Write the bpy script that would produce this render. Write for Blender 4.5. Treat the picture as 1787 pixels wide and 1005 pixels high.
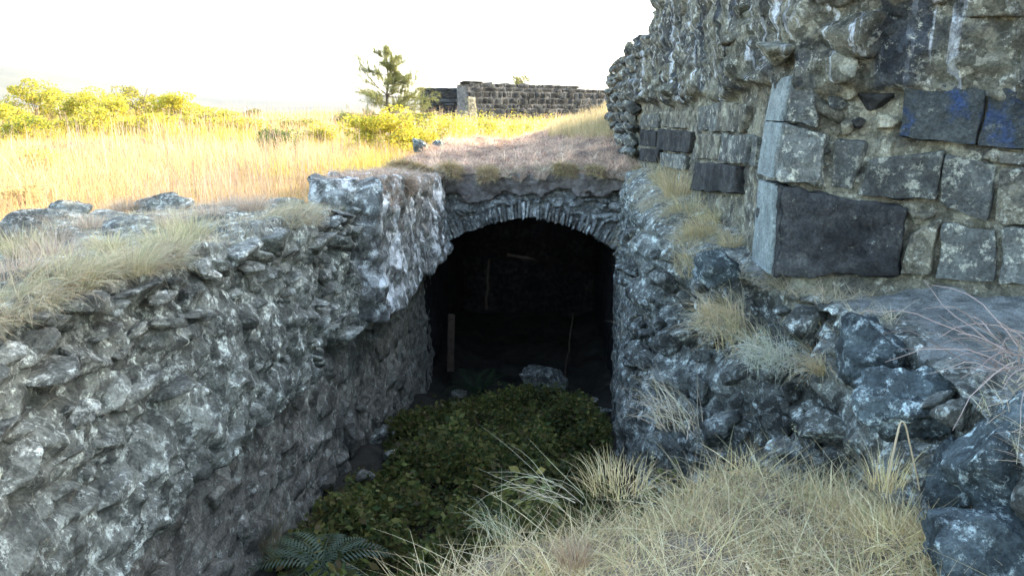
import bpy, math, random
import numpy as np
from mathutils import Vector, Matrix

for o in list(bpy.data.objects):
    bpy.data.objects.remove(o)
SC = bpy.context.scene
COL = SC.collection
random.seed(7)
RNG = np.random.default_rng(7)
R = math.radians

# ------------------------------------------------------------------ camera
W, H, F = 1787.0, 1005.0, 1402.0
EYE = np.array([0.0, 0.0, 1.6])
cd = bpy.data.cameras.new('camera')
cd.sensor_width = 36.0
cd.lens = F / W * 36.0
cd.clip_start = 0.05
cd.clip_end = 20000
cam = bpy.data.objects.new('camera', cd)
COL.objects.link(cam)
cam.location = EYE
cam.rotation_euler = (R(90 - 12.2), 0, R(2.3))
SC.camera = cam

# ------------------------------------------------------------------ light
SUN_EL, SUN_AZ = R(21), R(63)          # azimuth clockwise from +Y
SUNDIR = Vector((math.sin(SUN_AZ) * math.cos(SUN_EL), math.cos(SUN_AZ) * math.cos(SUN_EL), math.sin(SUN_EL)))
wd = bpy.data.worlds.new('World')
SC.world = wd
wd.use_nodes = True
nt = wd.node_tree
nt.nodes.clear()
sky = nt.nodes.new('ShaderNodeTexSky')
sky.sky_type = 'NISHITA'
sky.sun_disc = False
sky.sun_elevation = SUN_EL
sky.sun_rotation = SUN_AZ
sky.air_density = 1.0
sky.dust_density = 2.2
sky.ozone_density = 1.0
bg = nt.nodes.new('ShaderNodeBackground')
bg.inputs['Strength'].default_value = 0.15
wo = nt.nodes.new('ShaderNodeOutputWorld')
nt.links.new(sky.outputs[0], bg.inputs[0])
nt.links.new(bg.outputs[0], wo.inputs[0])
sl = bpy.data.lights.new('sun', 'SUN')
sl.energy = 2.2
sl.angle = R(0.5)
sl.color = (1.0, 0.86, 0.66)
sun = bpy.data.objects.new('sun', sl)
COL.objects.link(sun)
sun.location = (20, 10, 15)
sun.rotation_euler = (-SUNDIR).to_track_quat('-Z', 'Y').to_euler()

SC.view_settings.view_transform = 'Standard'
SC.view_settings.look = 'None'
SC.view_settings.gamma = 1.0
SC.view_settings.exposure = 3.0
SC.view_settings.use_curve_mapping = False
SC.render.engine = 'CYCLES'
SC.cycles.use_denoising = True
SC.cycles.max_bounces = 6
SC.cycles.diffuse_bounces = 4
SC.cycles.transparent_max_bounces = 4
SC.cycles.volume_bounces = 1

# ------------------------------------------------------------------ maths helpers
MW = np.array(cam.rotation_euler.to_matrix())


def ray(u, v):
    d = MW @ np.array([(u - W / 2) / F, -(v - H / 2) / F, -1.0])
    return d / np.linalg.norm(d)


def at_y(u, v, y):
    d = ray(u, v)
    return EYE + d * (y / d[1])


def on_plane(u, v, p0, n):
    d = ray(u, v)
    return EYE + d * (np.dot(p0 - EYE, n) / np.dot(d, n))


def hsh(ix, iy, iz, seed):
    h = (ix.astype(np.int64) * 374761393 + iy.astype(np.int64) * 668265263 + iz.astype(np.int64) * 2147483647 + seed * 1274126177) & 0xFFFFFFFF
    h = ((h ^ (h >> 13)) * 1274126177) & 0xFFFFFFFF
    h = ((h ^ (h >> 16)) * 2246822519) & 0xFFFFFFFF
    h = h ^ (h >> 15)
    return (h & 0xFFFFFF) / float(0x1000000)


def vnoise(p, seed=0):
    i = np.floor(p).astype(np.int64)
    f = p - i
    f = f * f * f * (f * (f * 6 - 15) + 10)
    out = 0
    for dx in (0, 1):
        wx = f[:, 0] if dx else 1 - f[:, 0]
        for dy in (0, 1):
            wy = f[:, 1] if dy else 1 - f[:, 1]
            for dz in (0, 1):
                wz = f[:, 2] if dz else 1 - f[:, 2]
                out = out + wx * wy * wz * hsh(i[:, 0] + dx, i[:, 1] + dy, i[:, 2] + dz, seed)
    return out * 2 - 1


def fbm(p, scale=1.0, octv=5, seed=0, gain=0.5):
    a, s, out = 1.0, 1.0 / scale, 0
    for k in range(octv):
        out = out + a * vnoise(p * s + 17.3 * k, seed + k)
        a *= gain
        s *= 2.03
    return out


def facets(p, scale, seed=0, tilt=0.72, k=0.95):
    """angular rubble relief: highest of tilted little planes, one for each random cell"""
    q = p / np.array(scale)
    w = p * (1.7 / np.mean(scale))
    q = q + .16 * np.stack([vnoise(w, 3), vnoise(w, 4), vnoise(w, 5)], 1)
    base = np.floor(q).astype(np.int64)
    best = np.full(len(p), -9.0)
    for dx in (-1, 0, 1):
        for dy in (-1, 0, 1):
            for dz in (-1, 0, 1):
                ix, iy, iz = base[:, 0] + dx, base[:, 1] + dy, base[:, 2] + dz
                r = [hsh(ix, iy, iz, seed + s) for s in range(7)]
                d = q - np.stack([ix + .1 + .8 * r[0], iy + .1 + .8 * r[1], iz + .1 + .8 * r[2]], 1)
                a, b, c = r[4] - .5, r[5] - .5, r[6] - .5
                ln = np.sqrt(a * a + b * b + c * c) + .05
                v = r[3] + tilt * (d[:, 0] * a + d[:, 1] * b + d[:, 2] * c) / ln
                v = v - k * np.sqrt((d * d).sum(1) + .01)
                best = np.maximum(best, v)
    return best


def lerp_pts(x, xs, ys):
    return np.interp(x, xs, ys)


def smooth(a, b, x):
    t = np.clip((x - a) / (b - a), 0, 1)
    return t * t * (3 - 2 * t)


# ------------------------------------------------------------------ mesh helpers
def mesh_np(name, verts, faces, mats=None, smooth_shade=True, col=None):
    me = bpy.data.meshes.new(name)
    verts = np.asarray(verts, dtype=np.float32)
    faces = np.asarray(faces, dtype=np.int32)
    n, k = faces.shape
    me.vertices.add(len(verts))
    me.vertices.foreach_set('co', verts.ravel())
    me.loops.add(n * k)
    me.loops.foreach_set('vertex_index', faces.ravel())
    me.polygons.add(n)
    me.polygons.foreach_set('loop_start', np.arange(0, n * k, k, dtype=np.int32))
    if smooth_shade:
        me.polygons.foreach_set('use_smooth', np.ones(n, dtype=bool))
    me.update(calc_edges=True)
    if col is not None:
        a = me.color_attributes.new('col', 'FLOAT_COLOR', 'POINT')
        c = np.ones((len(verts), 4), dtype=np.float32)
        c[:, :3] = col
        a.data.foreach_set('color', c.ravel())
    if mats is not None:
        me.materials.append(mats)
    return me


def link(name, me, parent=None, loc=None, **props):
    o = bpy.data.objects.new(name, me)
    COL.objects.link(o)
    if loc is not None:
        o.location = loc
    if parent is not None:
        o.parent = parent
    for k, v in props.items():
        o[k] = v
    return o


def empty(name, loc, label, cat, group=None):
    o = bpy.data.objects.new(name, None)
    o.empty_display_size = 0.2
    COL.objects.link(o)
    o.location = [float(c) for c in loc]
    o['label'] = label
    o['category'] = cat
    if group:
        o['group'] = group
    return o


def child(name, me, root):
    """mesh in world coordinates under an Empty that stands at its base"""
    o = link(name, me, root)
    o.matrix_parent_inverse = Matrix.Translation(root.location).inverted()
    return o


def me_faces_first(me):
    n = len(me.polygons)
    a = np.zeros(n * 4, dtype=np.int32)
    me.loops.foreach_get('vertex_index', a)
    return a.reshape(-1, 4)[:, 0]


def grid_faces(nu, nv):
    i, j = np.meshgrid(np.arange(nu - 1), np.arange(nv - 1), indexing='ij')
    a = (i * nv + j).ravel()
    return np.stack([a, a + nv, a + nv + 1, a + 1], 1)


def grid_normals(P):
    du = np.gradient(P, axis=0)
    dv = np.gradient(P, axis=1)
    n = np.cross(du, dv)
    return n / (np.linalg.norm(n, axis=2, keepdims=True) + 1e-9)


def var_steps(a, b, k0, k1):
    out = [a]
    while out[-1] < b:
        out.append(out[-1] + k0 + k1 * abs(out[-1]))
    out[-1] = b
    return np.array(out)


# ------------------------------------------------------------------ materials
def new_mat(name):
    m = bpy.data.materials.new(name)
    m.use_nodes = True
    t = m.node_tree
    t.nodes.clear()
    out = t.nodes.new('ShaderNodeOutputMaterial')
    return m, t, out


def ramp(t, fac, stops):
    n = t.nodes.new('ShaderNodeValToRGB')
    el = n.color_ramp.elements
    while len(el) < len(stops):
        el.new(0.5)
    for e, (p, c) in zip(el, stops):
        e.position = p
        e.color = (c[0], c[1], c[2], 1) if hasattr(c, '__len__') else (c, c, c, 1)
    t.links.new(fac, n.inputs[0])
    return n.outputs[0]


def noise(t, vec, scale, detail=6, rough=0.6, dist=0.0):
    n = t.nodes.new('ShaderNodeTexNoise')
    n.inputs['Scale'].default_value = scale
    n.inputs['Detail'].default_value = detail
    n.inputs['Roughness'].default_value = rough
    n.inputs['Distortion'].default_value = dist
    t.links.new(vec, n.inputs['Vector'])
    return n.outputs['Fac']


def mix(t, fac, a, b, mode='MIX'):
    n = t.nodes.new('ShaderNodeMix')
    n.data_type = 'RGBA'
    n.blend_type = mode
    for sock, val in ((n.inputs[0], fac), (n.inputs[6], a), (n.inputs[7], b)):
        if isinstance(val, (int, float)):
            sock.default_value = val
        elif isinstance(val, (tuple, list)):
            sock.default_value = (val[0], val[1], val[2], 1)
        else:
            t.links.new(val, sock)
    return n.outputs[2]


def math_node(t, op, a, b):
    n = t.nodes.new('ShaderNodeMath')
    n.operation = op
    for s, v in ((n.inputs[0], a), (n.inputs[1], b)):
        if isinstance(v, (int, float)):
            s.default_value = v
        else:
            t.links.new(v, s)
    return n.outputs[0]


def rock_mat(name, dark, midc, light, lichen, lich=(.56, .64), sc=1.0, bump=1.0, bdist=0.045, streak=False, patch=None, paint=None, fine=1.0, rnd=0.3, chip=.8):
    m, t, out = new_mat(name)
    geo = t.nodes.new('ShaderNodeNewGeometry')
    pos = geo.outputs['Position']
    b = t.nodes.new('ShaderNodeBsdfPrincipled')
    b.inputs['Roughness'].default_value = 0.92
    b.inputs['Specular IOR Level'].default_value = 0.2
    n1 = noise(t, pos, 1.9 * sc, 5, 0.62, 0.1)
    n2 = noise(t, pos, 8.5 * sc, 6, 0.72, 0.1)
    n3 = noise(t, pos, 60 * sc, 3, 0.7)
    c = ramp(t, n1, [(.36, dark), (.5, midc), (.66, light)])
    c2 = ramp(t, n2, [(.32, dark), (.52, midc), (.68, light)])
    c = mix(t, 0.55, c, c2)
    if patch is not None:
        n5 = noise(t, pos, 2.6 * sc, 6, 0.6, 0.8)
        c = mix(t, ramp(t, n5, [(.5, 0), (.58, 1)]), c, patch)
    if streak:
        mp = t.nodes.new('ShaderNodeMapping')
        mp.inputs['Scale'].default_value = (6.0, 6.0, 0.7)
        t.links.new(pos, mp.inputs[0])
        n6 = noise(t, mp.outputs[0], 1.0, 7, 0.6, 1.2)
        c = mix(t, ramp(t, n6, [(.57, 0), (.61, .85)]), c, (0.62, 0.66, 0.66))
        mp2 = t.nodes.new('ShaderNodeMapping')
        mp2.inputs['Scale'].default_value = (3.0, 3.0, 0.55)
        mp2.inputs['Location'].default_value = (4.1, 2.2, 0.4)
        t.links.new(pos, mp2.inputs[0])
        n7 = noise(t, mp2.outputs[0], 1.0, 7, 0.6, 0.8)
        c = mix(t, ramp(t, n7, [(.53, 0), (.6, .8)]), c, (0.05, 0.06, 0.07))
    n4 = noise(t, pos, 12 * sc, 7, 0.8, 0.0)
    c = mix(t, ramp(t, n4, [(lich[0], 0), (lich[1], 0.9)]), c, lichen)
    if paint is not None:
        n8 = noise(t, pos, 4.6, 7, 0.72, 0.0)
        c = mix(t, ramp(t, n8, [(.53, 0), (.66, .65)]), c, paint)
    vo = t.nodes.new('ShaderNodeTexVoronoi')
    vo.inputs['Scale'].default_value = 13 * sc
    wv = t.nodes.new('ShaderNodeVectorMath')
    wv.operation = 'MULTIPLY_ADD'
    nz = t.nodes.new('ShaderNodeTexNoise')
    nz.inputs['Scale'].default_value = 16 * sc
    nz.inputs['Detail'].default_value = 3
    t.links.new(pos, nz.inputs['Vector'])
    t.links.new(nz.outputs['Color'], wv.inputs[0])
    wv.inputs[1].default_value = (.07 / sc, .07 / sc, .07 / sc)
    t.links.new(pos, wv.inputs[2])
    t.links.new(wv.outputs[0], vo.inputs['Vector'])
    sx = t.nodes.new('ShaderNodeSeparateColor')
    t.links.new(vo.outputs['Color'], sx.inputs[0])
    chip_c = ramp(t, sx.outputs[0], [(0, .5), (.55, 1.0), (1, 1.6)])
    c = mix(t, chip, c, chip_c, 'MULTIPLY')
    c = mix(t, 0.75 * fine, c, ramp(t, n3, [(.3, .35), (.62, 1.25)]), 'MULTIPLY')
    oi = t.nodes.new('ShaderNodeObjectInfo')
    rr = math_node(t, 'MULTIPLY_ADD', oi.outputs['Random'], rnd * 2)
    t.nodes[-1].inputs[2].default_value = 1 - rnd
    comb = t.nodes.new('ShaderNodeCombineColor')
    for k in range(3):
        t.links.new(rr, comb.inputs[k])
    c = mix(t, 1.0, c, comb.outputs[0], 'MULTIPLY')
    t.links.new(c, b.inputs['Base Color'])
    # relief
    b1 = noise(t, pos, 24 * sc, 6, 0.78, 0.05)
    hgt = math_node(t, 'ADD', b1, math_node(t, 'MULTIPLY', sx.outputs[1], .55 * chip))
    bp = t.nodes.new('ShaderNodeBump')
    bp.inputs['Strength'].default_value = bump
    bp.inputs['Distance'].default_value = bdist
    t.links.new(hgt, bp.inputs['Height'])
    t.links.new(bp.outputs[0], b.inputs['Normal'])
    t.links.new(b.outputs[0], out.inputs[0])
    return m


def leaf_mat(name, transl=0.35, rough=0.6):
    m, t, out = new_mat(name)
    at = t.nodes.new('ShaderNodeAttribute')
    at.attribute_name = 'col'
    d = t.nodes.new('ShaderNodeBsdfPrincipled')
    d.inputs['Roughness'].default_value = rough
    d.inputs['Specular IOR Level'].default_value = 0.15
    tr = t.nodes.new('ShaderNodeBsdfTranslucent')
    mx = t.nodes.new('ShaderNodeMixShader')
    mx.inputs[0].default_value = transl
    t.links.new(at.outputs['Color'], d.inputs['Base Color'])
    t.links.new(at.outputs['Color'], tr.inputs['Color'])
    t.links.new(d.outputs[0], mx.inputs[1])
    t.links.new(tr.outputs[0], mx.inputs[2])
    t.links.new(mx.outputs[0], out.inputs[0])
    return m


def soil_mat(name, stops, scale, bump=0.6, fine=(.6, 1.2)):
    m, t, out = new_mat(name)
    geo = t.nodes.new('ShaderNodeNewGeometry')
    pos = geo.outputs['Position']
    b = t.nodes.new('ShaderNodeBsdfPrincipled')
    b.inputs['Roughness'].default_value = 0.95
    b.inputs['Specular IOR Level'].default_value = 0.1
    c = ramp(t, noise(t, pos, scale, 9, 0.68, 0.6), stops)
    f = noise(t, pos, scale * 17, 6, 0.7)
    c = mix(t, 0.8, c, ramp(t, f, [(.3, fine[0]), (.65, fine[1])]), 'MULTIPLY')
    t.links.new(c, b.inputs['Base Color'])
    bp = t.nodes.new('ShaderNodeBump')
    bp.inputs['Strength'].default_value = bump
    bp.inputs['Distance'].default_value = 0.05
    t.links.new(noise(t, pos, scale * 9, 10, 0.7), bp.inputs['Height'])
    t.links.new(bp.outputs[0], b.inputs['Normal'])
    t.links.new(b.outputs[0], out.inputs[0])
    return m


M_RUBBLE = rock_mat('rubble_mortar', (.045, .047, .038), (.18, .187, .155), (.36, .375, .31), (.66, .7, .6), (.53, .6), chip=.9)
M_STONE = rock_mat('rubble_stone', (.06, .062, .05), (.23, .24, .2), (.42, .435, .365), (.7, .73, .64), (.52, .59), chip=.9)
M_LOWER = rock_mat('lower_masonry', (.09, .08, .062), (.25, .235, .19), (.41, .4, .335), (.63, .65, .56), (.55, .63))
M_ARCH = rock_mat('arch_rubble', (.1, .097, .088), (.3, .305, .275), (.5, .515, .46), (.72, .76, .7), (.52, .6), sc=1.3)
M_WHITE = rock_mat('lime_plaster', (.12, .12, .12), (.34, .36, .36), (.6, .62, .62), (.75, .78, .78), (.5, .6))
M_HAUNCH = rock_mat('limewashed_rubble', (.06, .058, .05), (.18, .182, .16), (.34, .35, .31), (.66, .7, .64), (.54, .62), patch=(.74, .76, .72))
M_INNER = rock_mat('shade_dark_vault', (.015, .013, .013), (.04, .034, .033), (.075, .066, .064), (.11, .1, .095), (.6, .7))  # near-black albedo puts the deep shade of the passage into the stone colour
M_CORE = rock_mat('wall_core', (.05, .048, .034), (.22, .213, .155), (.39, .38, .28), (.6, .6, .48), (.55, .62), streak=True, patch=(.1, .1, .085), chip=.9)
M_CORESTONE = rock_mat('core_stone', (.06, .058, .042), (.22, .215, .16), (.38, .375, .28), (.58, .58, .47), (.55, .62), streak=True)
M_MORTAR = rock_mat('old_mortar', (.1, .09, .06), (.26, .245, .175), (.43, .415, .3), (.64, .64, .5), (.55, .63), patch=(.13, .125, .1))
M_BASALT = rock_mat('basalt', (.014, .014, .0135), (.034, .035, .033), (.085, .085, .075), (.24, .25, .2), (.6, .7), bump=.8, bdist=.02, chip=.5)
M_BASALTP = rock_mat('basalt_patchy', (.03, .031, .028), (.085, .09, .08), (.18, .19, .165), (.4, .4, .31), (.53, .6), bump=.7, bdist=.02, chip=.4)
M_SKYLIT = rock_mat('skylit_basalt', (.12, .14, .13), (.19, .22, .205), (.26, .295, .275), (.36, .4, .37), (.56, .66), bump=.8, bdist=.012, fine=1.0, rnd=.1, chip=.25)  # paler basalt: skylight on the corner blocks' trench ends put into the colour
M_PAINT = rock_mat('painted_basalt', (.03, .036, .034), (.07, .08, .076), (.14, .155, .14), (.26, .28, .23), (.58, .66), paint=(.03, .09, .27), rnd=.1, chip=.3)
M_BOULDER = rock_mat('lichen_boulder', (.03, .04, .041), (.1, .125, .124), (.21, .255, .245), (.58, .68, .64), (.54, .61), bump=1.0)
M_LEDGE = rock_mat('ledge_rubble', (.04, .04, .033), (.15, .155, .13), (.33, .345, .295), (.66, .71, .63), (.53, .6), chip=.9)
M_FAR = rock_mat('far_stone', (.011, .012, .012), (.024, .027, .027), (.05, .055, .053), (.1, .11, .1), (.57, .66), rnd=.6, bump=.5)
M_FARJOINT = rock_mat('far_joint', (.1, .1, .09), (.18, .175, .16), (.27, .26, .24), (.3, .3, .27))
M_SOIL = soil_mat('dry_earth', [(.32, (.12, .1, .085)), (.5, (.25, .22, .19)), (.68, (.42, .39, .35))], 5.0, 1.0, (.5, 1.3))
M_DUST = soil_mat('ledge_dust', [(.32, (.12, .125, .11)), (.5, (.27, .285, .26)), (.68, (.46, .48, .44))], 7.0, 1.0, (.45, 1.3))
M_TURF = soil_mat('dry_turf', [(.32, (.1, .08, .06)), (.5, (.24, .2, .15)), (.7, (.38, .34, .27))], 4.0)
M_ROOFTURF = soil_mat('vault_turf', [(.32, (.13, .085, .06)), (.5, (.3, .21, .15)), (.7, (.46, .35, .25))], 4.5)
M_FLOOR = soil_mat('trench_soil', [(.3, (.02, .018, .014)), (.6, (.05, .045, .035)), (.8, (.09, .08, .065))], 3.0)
M_FIELD = soil_mat('field_ground', [(.32, (.2, .15, .07)), (.5, (.32, .23, .11)), (.68, (.38, .29, .13))], 0.35)
M_HILL = soil_mat('hill_scrub', [(.35, (.02, .026, .016)), (.5, (.05, .055, .03)), (.65, (.1, .09, .05))], 0.004, 0.0)
M_LEAF = leaf_mat('leaf', 0.4)
M_GRASS = leaf_mat('grass_blade', 0.3)
M_WOOD = soil_mat('weathered_wood', [(.3, (.06, .04, .03)), (.6, (.11, .078, .056)), (.8, (.16, .12, .09))], 9.0)
M_BARK = soil_mat('bark', [(.3, (.06, .05, .04)), (.6, (.14, .12, .1)), (.8, (.22, .19, .16))], 9.0)


# ------------------------------------------------------------------ grass, leaves, rocks
def blades(roots, length, ang0, bend, width, azim, col, segs=3, updir=None):
    n = len(roots)
    d = np.stack([np.cos(azim), np.sin(azim), np.zeros(n)], 1)
    side = np.stack([-np.sin(azim), np.cos(azim), np.zeros(n)], 1)
    # turn blades a little about their own direction so they are not all edge-on
    tw = RNG.uniform(-.9, .9, n)
    P = np.zeros((n, segs + 1, 3))
    p = roots.copy()
    P[:, 0] = p
    S = np.zeros((n, segs + 1, 3))
    for k in range(segs + 1):
        a = ang0 + bend * (k / segs)
        t = d * np.sin(a)[:, None]
        t[:, 2] += np.cos(a)
        nrm = np.cross(t, side)
        S[:, k] = side * np.cos(tw)[:, None] + nrm * np.sin(tw)[:, None]
        if k < segs:
            p = p + t * (length / segs)[:, None]
            P[:, k + 1] = p
    wk = width[:, None] * np.linspace(1, .15, segs + 1)[None, :] * .5
    V = np.stack([P - S * wk[..., None], P + S * wk[..., None]], 2)     # n, segs+1, 2, 3
    V = V.reshape(-1, 3)
    b = np.arange(n) * (segs + 1) * 2
    fs = []
    for k in range(segs):
        o = b + 2 * k
        fs.append(np.stack([o, o + 1, o + 3, o + 2], 1))
    Fc = np.concatenate(fs)
    C = np.repeat(col, (segs + 1) * 2, axis=0)
    return V, Fc, C


def join(parts):
    off, Vs, Fs, Cs = 0, [], [], []
    for V, Fc, C in parts:
        Vs.append(V)
        Fs.append(Fc + off)
        Cs.append(C)
        off += len(V)
    return np.concatenate(Vs), np.concatenate(Fs), np.concatenate(Cs)


def colours(n, cols, weights, var=.2):
    cols = np.array(cols, dtype=float)
    w = np.array(weights, dtype=float)
    idx = RNG.choice(len(cols), n, p=w / w.sum())
    c = cols[idx] * RNG.uniform(1 - var, 1 + var, (n, 1))
    return c * RNG.uniform(.94, 1.06, (n, 3))


def leaves(centres, size, col, aspect=.5, up=None):
    n = len(centres)
    a = RNG.normal(size=(n, 3))
    a[:, 2] *= .6
    a /= np.linalg.norm(a, axis=1, keepdims=True)
    b = np.cross(a, RNG.normal(size=(n, 3)))
    b /= np.linalg.norm(b, axis=1, keepdims=True) + 1e-9
    s = size[:, None] if hasattr(size, '__len__') else size
    V = np.stack([centres - a * s * .5, centres + b * s * aspect * .5, centres + a * s * .5, centres - b * s * aspect * .5], 1).reshape(-1, 3)
    k = np.arange(n) * 4
    return V, np.stack([k, k + 1, k + 2, k + 3], 1), np.repeat(col, 4, axis=0)


def ico(sub):
    import bmesh
    bm = bmesh.new()
    bmesh.ops.create_icosphere(bm, subdivisions=sub, radius=1.0)
    v = np.array([x.co[:] for x in bm.verts])
    f = np.array([[q.index for q in fc.verts] for fc in bm.faces])
    bm.free()
    return v, f


ICO = {k: ico(k) for k in (2, 3, 4, 5)}


def rock_verts(sub, seed, planes=8, rough=.06, flat=(1, 1, 1)):
    rg = np.random.default_rng(seed)
    d, f = ICO[sub]
    n = rg.normal(size=(planes, 3))
    n /= np.linalg.norm(n, axis=1, keepdims=True)
    h = rg.uniform(.42, .95, planes)
    q = d @ n.T
    r = np.where(q > .05, h / np.maximum(q, .05), 9).min(1)
    r = np.minimum(r, 1.15)
    v = d * r[:, None]
    v = v * (1 + rough * fbm(v + seed * 3.1, .45, 5, seed, .6)[:, None])
    v = v * (1 + .14 * (facets(v + seed * 1.3, (.6, .6, .45), seed) - .35)[:, None] + .09 * (facets(v + seed * 2.3, (.2, .2, .16), seed + 5) - .35)[:, None])
    return v * np.array(flat), f


ROCKS = {}


def rock_mesh(mat, k, sub=3, **kw):
    key = (mat.name, k, sub)
    if key not in ROCKS:
        v, f = rock_verts(sub, 100 + k, **kw)
        ROCKS[key] = mesh_np('rock', v, f, mat)
    return ROCKS[key]


def scatter_stone(name, parent, pos, size, mat, nvar=14, rot=None, sub=4):
    o = bpy.data.objects.new(name, rock_mesh(mat, random.randrange(nvar), sub))
    COL.objects.link(o)
    o.location = [float(c) for c in pos]
    o.scale = [float(c) for c in size]
    o.rotation_euler = rot if rot is not None else (random.uniform(-.6, .6), random.uniform(-.6, .6), random.uniform(-3, 3))
    o.parent = parent
    if parent is not None:
        o.matrix_parent_inverse = Matrix.Translation(parent.location).inverted()
    return o


def boulder(name, pos, size, mat, seed, label, rotz=0, sub=5, cat='boulder', rough=.09, planes=24):
    v, f = rock_verts(sub, seed, planes, rough)
    v = v + .022 * (fbm(v * np.array(size), .1, 5, seed, .6) + .6 * facets(v * np.array(size), (.1, .1, .1), seed))[:, None] * v / np.mean(size)
    o = link(name, mesh_np(name, v, f, mat), None, [float(c) for c in pos], label=label, category=cat)
    o.scale = size
    o.rotation_euler = (0, 0, rotz)
    return o


def rockbox(c8, n=(8, 8, 8), rnd=.02, rough=.01, rscale=.12, seed=0, facet=0.0, fscale=(.2, .2, .2)):
    """six-sided stone from eight corners (bottom 0-3, top 4-7): rounded edges, worn faces"""
    c8 = np.array(c8, dtype=float)
    L = [np.linalg.norm(c8[1] - c8[0]), np.linalg.norm(c8[3] - c8[0]), np.linalg.norm(c8[4] - c8[0])]
    idx, keys = {}, []
    nx, ny, nz = n

    def vid(i, j, k):
        t = (i, j, k)
        if t not in idx:
            idx[t] = len(keys)
            keys.append(t)
        return idx[t]
    F_ = []
    for (a, b, fixed, mx) in ((0, 1, 2, nz), (0, 2, 1, ny), (1, 2, 0, nx)):
        for side in (0, mx):
            for i in range(n[a]):
                for j in range(n[b]):
                    q = []
                    for (p_, r_) in ((0, 0), (1, 0), (1, 1), (0, 1)):
                        t = [0, 0, 0]
                        t[a], t[b], t[fixed] = i + p_, j + r_, side
                        q.append(vid(*t))
                    F_.append(q)
    K = np.array(keys, dtype=float) / np.array(n)
    # round the edges: move into a rounded box
    half = np.array(L) / 2
    q = (K - .5) * np.array(L)
    inner = np.maximum(half - rnd, half * .2)
    cq = np.clip(q, -inner, inner)
    dv = q - cq
    ln = np.linalg.norm(dv, axis=1, keepdims=True)
    q = cq + np.where(ln > 1e-9, dv / np.maximum(ln, 1e-9) * np.minimum(ln, rnd), 0)
    K2 = q / np.array(L) + .5
    x, y, z = K2[:, :1], K2[:, 1:2], K2[:, 2:3]
    P = ((1 - x) * (1 - y) * (1 - z) * c8[0] + x * (1 - y) * (1 - z) * c8[1] + x * y * (1 - z) * c8[2] + (1 - x) * y * (1 - z) * c8[3]
         + (1 - x) * (1 - y) * z * c8[4] + x * (1 - y) * z * c8[5] + x * y * z * c8[6] + (1 - x) * y * z * c8[7])
    ctr = c8.mean(0)
    nn = (K2 - .5)
    nn = np.sign(nn) * np.abs(nn * 2) ** 6
    ex, ey, ez = (c8[1] - c8[0]) / L[0], (c8[3] - c8[0]) / L[1], (c8[4] - c8[0]) / L[2]
    N = nn[:, :1] * ex + nn[:, 1:2] * ey + nn[:, 2:3] * ez
    N /= np.linalg.norm(N, axis=1, keepdims=True) + 1e-9
    D = rough * fbm(P + seed * 1.7, rscale, 5, seed)
    if facet:
        D = D + facet * (facets(P, fscale, seed) - .45)
    return P + N * D[:, None], np.array(F_)


def block_from_face(name, parent, face4, depthvec, mat, proud=0.0, **kw):
    """face4: bottom-left, bottom-right, top-right, top-left in world; depthvec points into the wall"""
    dv = np.array(depthvec)
    pr = -dv / np.linalg.norm(dv) * proud
    f = [np.array(p) + pr for p in face4]
    c8 = [f[0], f[1], f[1] + dv, f[0] + dv, f[3], f[2], f[2] + dv, f[3] + dv]
    V, Fc = rockbox(c8, **kw)
    return child(name, mesh_np(name, V, Fc, mat), parent)


def tube(pts, radii, sides=8):
    pts = np.array(pts, dtype=float)
    radii = np.array(radii, dtype=float)
    n = len(pts)
    tg = np.gradient(pts, axis=0)
    tg /= np.linalg.norm(tg, axis=1, keepdims=True) + 1e-9
    ref = np.array([.3, .9, .2]) if abs(tg[0][2]) > .7 else np.array([0, 0, 1.0])
    a = np.cross(tg, ref)
    a /= np.linalg.norm(a, axis=1, keepdims=True) + 1e-9
    b = np.cross(tg, a)
    th = np.linspace(0, 2 * math.pi, sides, endpoint=False)
    V = pts[:, None] + radii[:, None, None] * (np.cos(th)[None, :, None] * a[:, None] + np.sin(th)[None, :, None] * b[:, None])
    V = V.reshape(-1, 3)
    Fs = []
    for i in range(n - 1):
        for j in range(sides):
            k = (j + 1) % sides
            Fs.append([i * sides + j, i * sides + k, (i + 1) * sides + k, (i + 1) * sides + j])
    return V, np.array(Fs)


SURF = {}


# ------------------------------------------------------------------ plan of the place
def floor_z(y):
    return np.interp(y, [-2, 4.0, 12.9, 30], [-1.55, -1.6, -3.2, -3.2])


def ledge_line(y):          # springing line on the left wall
    return -.33 - .045 * (y - 3.86)


def left_top(y):
    return np.interp(y, [-2, 3, 6.3, 7.8, 8.2, 13], [.97, .93, .79, .74, .5, .5])


def left_back(y):
    return np.interp(y, [-2, 5, 6.2, 7.6, 7.95, 8.15, 13.2], [-4.3, -4.1, -4.0, -3.8, -3.0, -2.4, -2.4])


def right_x(y):
    return np.interp(y, [-2, 1.5, 2.4, 3.0, 3.6, 4.3, 5.3, 6.1, 8, 10, 13.2], [1.3, 1.38, 1.42, 1.48, 1.5, 1.42, 1.2, .97, .85, .98, 1.18])


CORNER = np.array([1.47, 4.9])
EA = np.array([0.80, -0.60])                 # direction of the near face in plan
NA = np.array([-0.60, -0.80, 0.0])           # its outward normal
PA = np.array([CORNER[0], CORNER[1], 0.0])
NB = np.array([-1.0, 0.0, 0.0])
PB = np.array([1.5, 5.0, 0.0])


def wall_x(y):               # foot line of the tall wall
    y = np.asarray(y, dtype=float)
    return np.where(y < CORNER[1], CORNER[0] + (CORNER[1] - y) * EA[0] / -EA[1], 1.5)


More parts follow.
